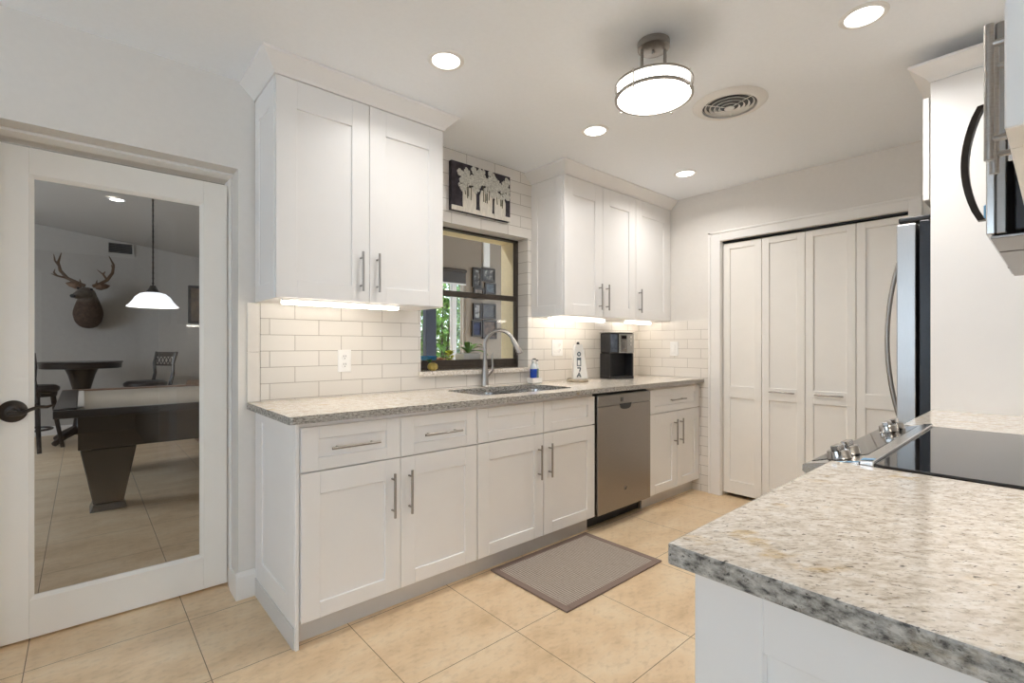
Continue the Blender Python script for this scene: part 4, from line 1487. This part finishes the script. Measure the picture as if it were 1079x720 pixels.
fpn = kbx(0.094, 0.152, -0.010, -0.0062, 0.215, 0.352, 0.002).build('filter_door', M_dkrim, km)
kbx(0.104, 0.144, -0.0125, -0.0102, 0.240, 0.310, 0.001).build('chrome_plate', M_chrome, fpn)
kbx(0.100, 0.148, -0.0125, -0.0102, 0.322, 0.346, 0.001).build('display', M_display, fpn)
m = MB()
for z in (0.335, 0.305, 0.275):
    m.tube([(kx + 0.190, ky - 0.006, ZK + z), (kx + 0.190, ky - 0.010, ZK + z)], [0.011, 0.010], 14)
m.build('button', M_chrome, km)
kbx(-0.003, 0.228, -0.004, 0.153, 0.3685, 0.374, 0.002).build('lid', M_dkrim, km)

# ornamental gourd on the inner sill
gx_, gy_ = 1.615, 2.562
go = thing('ornamental_gourd', 'small olive gold gourd with a green leaf on the window sill', 'gourd', (gx_, gy_, WZ0))
m = MB()
prof = [(0, 0.0), (0.018, 0.002), (0.030, 0.014), (0.032, 0.028), (0.026, 0.042), (0.012, 0.050), (0.0, 0.050)]
m.lathe(prof, (gx_, gy_, WZ0 + 0.0003), 24)
for v in m.bm.verts:
    a = math.atan2(v.co.y - gy_, v.co.x - gx_)
    k = 1 + 0.06 * math.cos(8 * a)
    v.co.x = gx_ + (v.co.x - gx_) * k
    v.co.y = gy_ + (v.co.y - gy_) * k
m.build('rind', M_gourd, go)


def leaf(m, p, d, L, w, droop=0.3, n=6):
    """curved pointed blade, doubled for thickness"""
    p = Vector(p)
    d = Vector(d).normalized()
    side = d.cross(Vector((0, 0, 1)))
    side = side.normalized() if side.length > 1e-3 else Vector((1, 0, 0))
    rows = []
    for i in range(n + 1):
        t = i / n
        c = p + d * L * t + Vector((0, 0, -1)) * droop * L * t * t
        hw = w * math.sin(math.pi * (0.08 + 0.92 * t)) ** 0.8 * 0.5 if i < n else 0.0004
        lift = Vector((0, 0, 0.25 * hw))
        rows.append((m.bm.verts.new(c - side * hw + lift), m.bm.verts.new(c), m.bm.verts.new(c + side * hw + lift)))
    for a, b in zip(rows, rows[1:]):
        m.bm.faces.new((a[0], a[1], b[1], b[0])).smooth = True
        m.bm.faces.new((a[1], a[2], b[2], b[1])).smooth = True


m = MB()
for k in range(6):
    a = R(120 + 30 * k)
    leaf(m, (gx_ - 0.018, gy_ + 0.004, WZ0 + 0.048), (math.cos(a), 0.4 * math.sin(a), 0.9), 0.05, 0.022, 0.4)
m.build('leaf', M_leafd, go)

# plants and pots on the ledge outside the window
LZ = WZ0 + 0.0005
pl = thing('potted_orchid', 'white box planter of long arching green leaves outside the window', 'plant', (2.05, 2.79, LZ))
m = MB()
m.box(1.978, 2.122, 2.735, 2.845, LZ, LZ + 0.10, 0.004, 2)
m.build('planter', M_white, pl)
MB().box(1.986, 2.114, 2.743, 2.837, LZ + 0.1003, LZ + 0.104, 0.001).build('soil', M_twig, pl)
m = MB()
for (dx, dy, dz, L, w) in ((-0.7, 0.0, 0.8, 0.15, 0.045), (-0.35, 0.2, 1.0, 0.19, 0.045), (0.75, 0.1, 0.9, 0.24, 0.05), (1.0, -0.1, 0.5, 0.20, 0.05),
                           (0.35, 0.3, 1.0, 0.20, 0.04), (-0.2, -0.2, 1.0, 0.19, 0.04), (0.6, -0.3, 0.7, 0.18, 0.045)):
    leaf(m, (2.05, 2.79, LZ + 0.10), (dx, dy, dz), L, w, 0.55, 8)
m.build('leaf', M_leaf, pl)
pl = thing('yellow_plant', 'small bright yellow-green plant left of the white planter', 'plant', (1.90, 2.80, LZ))
MB().lathe([(0, 0), (0.022, 0), (0.028, 0.045), (0.026, 0.045), (0, 0.040)], (1.90, 2.80, LZ), 20).build('pot', M_ink, pl)
m = MB()
rnd = random.Random(5)
for k in range(26):
    a = rnd.random() * 6.28
    leaf(m, (1.90 + rnd.uniform(-.012, .012), 2.80 + rnd.uniform(-.012, .012), LZ + 0.04 + rnd.random() * 0.07), (math.cos(a), math.sin(a), 0.8), 0.045, 0.026, 0.3, 4)
m.build('leaf', M_yell, pl)
pl = thing('red_succulent', 'orange-red succulent between the blue dish and the yellow-green plant', 'plant', (1.825, 2.80, LZ))
MB().lathe([(0, 0), (0.026, 0), (0.033, 0.04), (0.031, 0.04), (0, 0.036)], (1.825, 2.80, LZ), 20).build('pot', M_ink, pl)
m = MB()
for k in range(30):
    a = rnd.random() * 6.28
    leaf(m, (1.825 + rnd.uniform(-.016, .016), 2.80 + rnd.uniform(-.016, .016), LZ + 0.036 + rnd.random() * 0.02), (math.cos(a), math.sin(a), 0.9), 0.045, 0.018, 0.2, 4)
m.build('leaf', M_red, pl)
bd_ = MB()
bd_.lathe([(0, 0.0), (0.03, 0.0), (0.048, 0.05), (0.056, 0.085), (0.052, 0.085), (0.040, 0.03), (0, 0.012)], (1.735, 2.80, LZ), 28)
tag(bd_.build('blue_dish', M_blue), 'blue ceramic dish on the ledge outside the window', 'dish')
# photo collage on the sunroom wall
cols = {
    'A': [(0.02, 0.02, 0.02), (0.10, 0.09, 0.08), (0.55, 0.53, 0.5)], 'B': [(0.03, 0.03, 0.03), (0.12, 0.11, 0.10), (0.5, 0.47, 0.42)],
    'C': [(0.05, 0.065, 0.08), (0.15, 0.17, 0.19)], 'D': [(0.10, 0.07, 0.05), (0.40, 0.34, 0.28)],
    'E': [(0.05, 0.04, 0.04), (0.75, 0.74, 0.72)], 'F': [(0.07, 0.075, 0.085), (0.14, 0.13, 0.125)],
    'G': [(0.01, 0.013, 0.04), (0.04, 0.05, 0.14)], 'H': [(0.04, 0.03, 0.025), (0.20, 0.13, 0.09)]}
frames = (('A', 3.440, 3.571, 1.877, 2.105, 'tall dark frame with a white figure, top left of the photo collage'),
          ('B', 3.580, 3.782, 1.955, 2.119, 'wide frame with pale shapes, top right of the photo collage'),
          ('C', 3.625, 3.795, 1.805, 1.945, 'blue-grey photo frame under the top right one in the collage'),
          ('D', 3.455, 3.612, 1.735, 1.868, 'small brown photo frame left of the blue-grey one in the collage'),
          ('E', 3.450, 3.572, 1.490, 1.685, 'dark frame holding a white card, below the window rail'),
          ('F', 3.582, 3.795, 1.505, 1.690, 'wide grey photo frame right of the white card'),
          ('G', 3.430, 3.578, 1.290, 1.478, 'navy photo frame at the bottom left of the collage'),
          ('H', 3.588, 3.807, 1.262, 1.490, 'brown portrait frame at the bottom right of the collage'))
for (k, x0, x1, z0, z1, lab) in frames:
    t = thing('photo_frame', lab, 'photo frame', ((x0 + x1) / 2, SY - 0.02, z0), 'framed photos on the sunroom wall')
    m = MB()
    w = 0.022
    for b in ((x0, x0 + w, z0, z1), (x1 - w, x1, z0, z1), (x0 + w, x1 - w, z0, z0 + w), (x0 + w, x1 - w, z1 - w, z1)):
        m.box(b[0], b[1], SY - 0.026, SY - 0.001, b[2], b[3], 0.002)
    m.build('frame', M_bronze, t)
    MB().box(x0 + w, x1 - w, SY - 0.014, SY - 0.002, z0 + w, z1 - w, 0).build('photo', photo_mat('photo_print_' + k, cols[k], 18), t)

# shrubs outside the sunroom ---------------------------------------------------------------------------------
def shrub(label, x, y, h, r, n, mat, seed):
    rnd = random.Random(seed)
    t = thing('garden_shrub', label, 'shrub', (x, y, -0.06), 'garden shrubs beyond the sunroom')
    st_ = MB()
    for k in range(5):
        a = rnd.random() * 6.28
        st_.tube([(x, y, -0.06), (x + 0.3 * r * math.cos(a), y + 0.3 * r * math.sin(a), h * 0.4), (x + 0.6 * r * math.cos(a), y + 0.6 * r * math.sin(a), h * 0.8)],
                 [0.03, 0.02, 0.008], 6)
    st_.build('stem', M_twig, t)
    m = MB()
    for k in range(n):
        a = rnd.random() * 6.28
        z = rnd.random()
        rad = r * (0.35 + 0.65 * math.sin(math.pi * (0.12 + 0.8 * z))) * (0.45 + 0.55 * rnd.random() ** 0.5)
        p = (x + rad * math.cos(a), y + rad * math.sin(a), 0.12 + h * z)
        leaf(m, p, (math.cos(a) + rnd.uniform(-.6, .6), math.sin(a) + rnd.uniform(-.6, .6), rnd.uniform(-0.3, 0.8)),
             rnd.uniform(0.09, 0.18), rnd.uniform(0.04, 0.075), 0.5, 3)
    m.build('foliage', mat, t)


shrub('mid-green leafy shrub outside, right behind the navy post', 3.75, 5.75, 2.3, 0.42, 2200, M_leaf, 1)
shrub('light yellow-green shrub outside, behind the pale mullion', 5.0, 7.05, 2.5, 0.47, 2000, M_leaf2, 2)
shrub('tall dark shrub at the back of the garden', 5.1, 8.6, 3.2, 0.58, 2400, M_leafd, 4)
shrub('tall mid-green shrub at the back of the garden, further right', 6.6, 8.6, 3.0, 0.58, 2000, M_leaf, 5)

# ------------------------------------------------------------------ game room contents
# pool table
pt_ = thing('pool_table', 'dark wood pool table with taupe cloth behind the glass door', 'pool table', (0.9, 5.25, 0))
TX0, TX1, TY0, TY1, TZ = -0.145, 2.3, 4.28, 6.20, 0.765
TX1 = 1.38
m = MB()
m.box(TX0 + 0.115, TX1, TY0 + 0.0505, TY1 - 0.0905, TZ - 0.045, TZ - 0.014, 0.001)
m.build('cloth', M_cloth, pt_)
MB().box(TX0, TX1, TY0, TY0 + 0.05, TZ - 0.06, TZ - 0.008, 0.006, 2).build('rail', M_dark, pt_)
MB().box(TX0, TX1, TY1 - 0.09, TY1, TZ - 0.05, TZ, 0.006, 2).build('rail', M_rail, pt_)
MB().box(TX0, TX0 + 0.115, TY0 + 0.051, TY1 - 0.091, TZ - 0.05, TZ, 0.006, 2).build('rail', M_dark, pt_)
m = MB()
m.box(TX0 + 0.116, TX0 + 0.155, TY0 + 0.06, TY1 - 0.2, TZ - 0.0135, TZ - 0.001, 0.004)
m.build('cushion', plain('pale_cushion_sheen', (0.50, 0.47, 0.43), 0.9, var=0.05), pt_)  # pale tone painted for light reflecting off the left side
m = MB()
m.prism([(TY0 + 0.02, TZ - 0.051), (TY0 + 0.14, TZ - 0.30), (TY1 - 0.14, TZ - 0.30), (TY1 - 0.02, TZ - 0.051)], 'x', TX0 + 0.12, TX1)
m.build('apron', M_dark, pt_)
for (lx, ly) in ((0.14, 4.62), (0.14, 5.85), (1.28, 4.62), (1.28, 5.85)):
    m = MB()
    a, b = 0.155, 0.085
    m.hexa([(lx - b, ly - b, 0.05), (lx + b, ly - b, 0.05), (lx + b, ly + b, 0.05), (lx - b, ly + b, 0.05),
            (lx - a, ly - a, TZ - 0.31), (lx + a, ly - a, TZ - 0.31), (lx + a, ly + a, TZ - 0.31), (lx - a, ly + a, TZ - 0.31)], 0.006)
    lg = m.build('leg', M_dark, pt_)
    MB().hexa([(lx - 0.105, ly - 0.105, 0.0), (lx + 0.105, ly - 0.105, 0.0), (lx + 0.105, ly + 0.105, 0.0), (lx - 0.105, ly + 0.105, 0.0),
               (lx - 0.088, ly - 0.088, 0.0495), (lx + 0.088, ly - 0.088, 0.0495), (lx + 0.088, ly + 0.088, 0.0495), (lx - 0.088, ly + 0.088, 0.0495)], 0.003).build('foot', M_dark, lg)
m = MB()
m.lathe([(0, -0.002), (0.05, -0.002), (0.055, 0.002), (0.045, 0.004), (0, 0.001)], (TX0 + 0.10, TY0 + 0.10, TZ), 20)
m.build('corner_pocket', M_black, pt_)

# pub table
pb = thing('pub_table', 'round dark pedestal table against the game room wall', 'table', (0.0, 8.0, 0))
MB().lathe([(0, 0.985), (0.40, 0.985), (0.405, 0.975), (0.39, 0.965), (0.385, 0.905), (0.36, 0.90), (0, 0.90)], (-0.01, 8.0, 0), 48).build('tabletop', M_dark, pb)
m = MB()
m.lathe([(0, 0.899), (0.16, 0.899), (0.13, 0.82), (0.075, 0.60), (0.065, 0.35), (0.09, 0.16), (0.11, 0.10), (0, 0.10)], (-0.01, 8.0, 0), 28)
m.build('pedestal', M_dark, pb)
for k in range(4):
    a = R(45 + 90 * k)
    MB().tube([(-0.01 + 0.06 * math.cos(a), 8.0 + 0.06 * math.sin(a), 0.16), (-0.01 + 0.22 * math.cos(a), 8.0 + 0.22 * math.sin(a), 0.10),
               (-0.01 + 0.34 * math.cos(a), 8.0 + 0.34 * math.sin(a), 0.03)], [0.05, 0.04, 0.03], 10).build('foot', M_dark, pb)


# bar stools
def stool(label, x, y, rz, back=True):
    t = thing('bar_stool', label, 'bar stool', (0, 0, 0), 'dark leather bar stools in the game room')
    MB().lathe([(0, 0.655), (0.20, 0.655), (0.225, 0.675), (0.225, 0.71), (0.19, 0.735), (0, 0.745)], (0, 0, 0), 32).build('seat', M_leather, t)
    MB().lathe([(0.05, 0.61), (0.20, 0.61), (0.205, 0.654), (0.05, 0.654)], (0, 0, 0), 32, close=True).build('seat_ring', M_dark, t)
    for (sx, sy) in ((1, 1), (1, -1), (-1, 1), (-1, -1)):
        MB().tube([(sx * 0.12, sy * 0.12, 0.612), (sx * 0.145, sy * 0.145, 0.3), (sx * 0.18, sy * 0.18, 0.0)], [0.026, 0.022, 0.02], 10).build('leg', M_dark, t)
    m = MB()
    m.tube([(0.145 * math.cos(2 * math.pi * k / 20) * 1.12, 0.145 * math.sin(2 * math.pi * k / 20) * 1.12, 0.24) for k in range(21)], 0.012, 8)
    m.build('foot_ring', M_dark, t)
    if back:
        for sx in (-1, 1):
            MB().tube([(sx * 0.16, 0.19, 0.64), (sx * 0.165, 0.235, 0.82), (sx * 0.175, 0.23, 0.95), (sx * 0.185, 0.27, 1.10)], [0.022, 0.02, 0.018, 0.016], 10).build('back_post', M_dark, t)
        m = MB()
        m.box(-0.175, 0.175, 0.245, 0.268, 1.035, 1.10, 0.006, 2)
        m.build('top_rail', M_dark, t)
        m = MB()
        m.box(-0.165, 0.165, 0.230, 0.245, 0.915, 0.940, 0.003)
        for k in range(5):
            x0 = -0.13 + 0.065 * k
            m.tube([(x0 - 0.03, 0.24, 0.94), (x0 + 0.03, 0.245, 1.036)], 0.006, 6)
            m.tube([(x0 + 0.03, 0.24, 0.94), (x0 - 0.03, 0.245, 1.036)], 0.006, 6)
        m.build('lattice', M_dark, t)
    t.location = (x, y, 0)
    t.rotation_euler = (0, 0, rz)
    return t


s1 = stool('dark bar stool with a lattice back, right of the round table', 0.60, 7.72, R(-60))
dup(s1, (-0.42, 7.62, 0), 'dark bar stool at the left edge of the door glass', R(150))

# deer head
dh = thing('deer_mount', 'deer head trophy with wide antlers on the game room wall', 'trophy', (0.05, 8.79, 1.6))


def skin(name, chain, mat, parent, sub=2):
    """chain: list of (x,y,z,r); a Skin modifier surface applied to a mesh"""
    me = bpy.data.meshes.new(name)
    o_ = world_loc(parent)
    me.from_pydata([(c[0] - o_.x, c[1] - o_.y, c[2] - o_.z) for c in chain], [(i, i + 1) for i in range(len(chain) - 1)], [])
    o = bpy.data.objects.new(name, me)
    COL.objects.link(o)
    o.parent = parent
    sm = o.modifiers.new('skin', 'SKIN')
    for i, c in enumerate(chain):
        v = me.skin_vertices[0].data[i]
        v.radius = (c[3], c[3])
        v.use_root = (i == 0)
    s2 = o.modifiers.new('sub', 'SUBSURF')
    s2.levels = sub
    s2.render_levels = sub
    dg = bpy.context.evaluated_depsgraph_get()
    nm = bpy.data.meshes.new_from_object(o.evaluated_get(dg))
    o.modifiers.clear()
    o.data = nm
    nm.materials.clear()
    nm.materials.append(mat)
    for p in nm.polygons:
        p.use_smooth = True
    return o


bpy.context.view_layer.update()
M_deerfur, _nt, _b = nodes_of('deer_fur_two_tone')           # brown chest, grey face: the coat's own colours
_sp = N(_nt, 'ShaderNodeSeparateXYZ')
_nt.links.new(obj_pos(_nt), _sp.inputs[0])
_mr = N(_nt, 'ShaderNodeMapRange')
_mr.inputs['From Min'].default_value = 0.14
_mr.inputs['From Max'].default_value = 0.22
_nt.links.new(_sp.outputs['Z'], _mr.inputs['Value'])
_n = noise_tex(_nt, 25, 4, 0.6, obj_pos(_nt))
_mx = N(_nt, 'ShaderNodeMixRGB')
_nt.links.new(_mr.outputs[0], _mx.inputs[0])
_nt.links.new(ramp(_nt, [(0.3, (0.045, 0.024, 0.015)), (0.7, (0.10, 0.06, 0.04))], _n), _mx.inputs[1])
_nt.links.new(ramp(_nt, [(0.3, (0.10, 0.085, 0.07)), (0.7, (0.21, 0.18, 0.155))], _n), _mx.inputs[2])
_nt.links.new(_mx.outputs[0], _b.inputs['Base Color'])
_b.inputs['Roughness'].default_value = 0.9
body_ = skin('head_and_neck', [(0.055, 8.785, 1.50, 0.10), (0.055, 8.68, 1.53, 0.16), (0.055, 8.58, 1.62, 0.18), (0.055, 8.50, 1.73, 0.14),
                               (0.05, 8.42, 1.82, 0.10), (0.045, 8.36, 1.875, 0.092), (0.0, 8.27, 1.855, 0.072), (-0.05, 8.19, 1.815, 0.048),
                               (-0.08, 8.15, 1.795, 0.038)], M_deerfur, dh)
MB().ball((-0.093, 8.125, 1.80), 0.030, 1.0, 1.0, 0.8, 14).build('nose', M_black, body_)
m = MB()
m.ball((0.085, 8.285, 1.905), 0.016, seg=12)
m.ball((-0.045, 8.315, 1.915), 0.016, seg=12)
m.build('eye', M_black, body_)
for (sx) in (-1, 1):
    m = MB()
    m.tube([(0.055 + sx * 0.07, 8.41, 1.94), (0.055 + sx * 0.12, 8.42, 1.955), (0.055 + sx * 0.18, 8.44, 1.975), (0.055 + sx * 0.22, 8.45, 1.985)], [0.018, 0.042, 0.034, 0.004], 10)
    m.build('ear', M_deer, dh)
for side, pts, tines in (
    ('l', [(0.02, 8.42, 1.96), (-0.06, 8.44, 2.00), (-0.15, 8.46, 2.05), (-0.215, 8.47, 2.14), (-0.235, 8.47, 2.25), (-0.205, 8.47, 2.37)],
     [[(-0.225, 8.47, 2.20), (-0.265, 8.44, 2.26), (-0.275, 8.42, 2.34)], [(-0.15, 8.46, 2.05), (-0.25, 8.44, 2.07), (-0.30, 8.42, 2.09)],
      [(-0.25, 8.44, 2.07), (-0.275, 8.43, 2.11), (-0.262, 8.42, 2.15)], [(-0.02, 8.42, 1.98), (-0.03, 8.38, 2.04)]]),
    ('r', [(0.10, 8.42, 1.96), (0.17, 8.44, 2.00), (0.245, 8.46, 2.06), (0.30, 8.47, 2.16), (0.312, 8.47, 2.27), (0.262, 8.47, 2.39)],
     [[(0.245, 8.46, 2.06), (0.20, 8.42, 2.13), (0.14, 8.40, 2.18)], [(0.20, 8.42, 2.13), (0.225, 8.40, 2.165)],
      [(0.31, 8.47, 2.21), (0.285, 8.44, 2.27)], [(0.13, 8.42, 1.98), (0.14, 8.38, 2.04)]])):
    m = MB()
    m.tube(pts, [0.024, 0.022, 0.020, 0.018, 0.014, 0.004], 10)
    for t in tines:
        m.tube(t, [0.015] + [0.010] * (len(t) - 2) + [0.003], 8)
    m.build('antler', M_antler, dh)

# pendant lamp above the pool table
px_, py_ = 0.455, 5.2
pd = thing('pendant_lamp', 'lit white glass pendant lamp hanging above the pool table', 'pendant light', (px_, py_, gz(px_)))
MB().lathe([(0, -0.03), (0.05, -0.025), (0.06, 0.012), (0, 0.012)], (px_, py_, gz(px_) - 0.012), 24).build('canopy', M_bronze, pd)
m = MB()
m.cyl((px_, py_, gz(px_) - 0.03), (px_, py_, 1.70), 0.006, seg=8)
for k in range(20):
    z = 1.72 + k * 0.045
    m.ball((px_, py_, z), 0.010, seg=8)
m.build('chain', M_bronze, pd)
MB().lathe([(0, 1.70), (0.02, 1.70), (0.03, 1.675), (0.045, 1.655), (0.055, 1.640), (0, 1.640)], (px_, py_, 0), 24).build('socket_cup', M_bronze, pd)
MB().lathe([(0.045, 1.642), (0.09, 1.63), (0.125, 1.60), (0.145, 1.565), (0.168, 1.535), (0.185, 1.520), (0.185, 1.514), (0.165, 1.527), (0.140, 1.556), (0.12, 1.59), (0.088, 1.622), (0.045, 1.634)],
           (px_, py_, 0), 40, close=True).build('shade', M_shade, pd)
lb = light('pendant_bulb', 'POINT', (0, 0, 1.56 - gz(px_)), 2.2, (1.0, 0.93, 0.82), shadow_soft_size=0.03)
lb.parent = pd

# wall vent, recessed light and picture in the game room
wv = thing('wall_vent', 'dark louvred return air grille high on the game room wall', 'vent', (0.40, 8.79, 2.56))
m = MB()
x0, x1, z0, z1 = 0.245, 0.555, 2.462, 2.648
for b in ((x0, x0 + 0.025, z0, z1), (x1 - 0.025, x1, z0, z1), (x0 + 0.025, x1 - 0.025, z0, z0 + 0.025), (x0 + 0.025, x1 - 0.025, z1 - 0.025, z1)):
    m.box(b[0], b[1], 8.785, 8.799, b[2], b[3], 0.002)
m.build('frame', M_game, wv)
MB().box(x0 + 0.025, x1 - 0.025, 8.797, 8.7995, z0 + 0.025, z1 - 0.025, 0).build('backing', M_black, wv)
m = MB()
for k in range(6):
    z = z0 + 0.035 + k * 0.021
    m.hexa([(x0 + 0.025, 8.786, z), (x1 - 0.025, 8.786, z), (x1 - 0.025, 8.796, z + 0.008), (x0 + 0.025, 8.796, z + 0.008),
            (x0 + 0.025, 8.786, z + 0.003), (x1 - 0.025, 8.786, z + 0.003), (x1 - 0.025, 8.796, z + 0.011), (x0 + 0.025, 8.796, z + 0.011)])
m.build('louvre', plain('grey_louvre', (0.12, 0.12, 0.12), 0.5), wv)
downlight(0.26, 6.35, gz(0.26) - 0.004, 'round recessed light in the game room ceiling', 1.2)
downlight(1.85, 3.35, 2.70, 'added unseen recessed light in the sunroom ceiling, brightening the window reveal', 5.5)  # unseen lamp added to brighten the cream reveal
pc = thing('picture', 'dark picture hanging on the game room wall by the right edge of the door glass', 'picture', (1.36, 8.78, 1.55))
MB().box(1.20, 1.435, 8.775, 8.799, 1.52, 2.10, 0.004).build('frame', M_dark, pc)
MB().box(1.235, 1.40, 8.772, 8.7755, 1.56, 2.06, 0.001).build('print', photo_mat('brown_print', [(0.10, 0.07, 0.05), (0.22, 0.15, 0.10)], 8), pc)
# low wooden cabinet against the right-hand wall
sd = thing('sideboard', 'brown wooden drawer unit behind the pool table', 'sideboard', (1.22, 6.95, 0))
MB().box(1.00, 1.43, 6.50, 7.40, 0.06, 0.74, 0.004).build('body', M_rail, sd)
for k in range(2):
    for q in range(3):
        o = MB().box(0.985, 0.9995, 6.52 + 0.44 * k, 6.94 + 0.44 * k, 0.09 + 0.215 * q, 0.29 + 0.215 * q, 0.003).build('drawer', M_rail, sd)
        MB().ball((0.976, 6.73 + 0.44 * k, 0.19 + 0.215 * q), 0.012, seg=10).build('knob', M_bronze, o)
for x in (1.04, 1.39):
    for y in (6.55, 7.35):
        MB().cyl((x, y, 0), (x, y, 0.0595), 0.025, seg=12).build('foot', M_dark, sd)
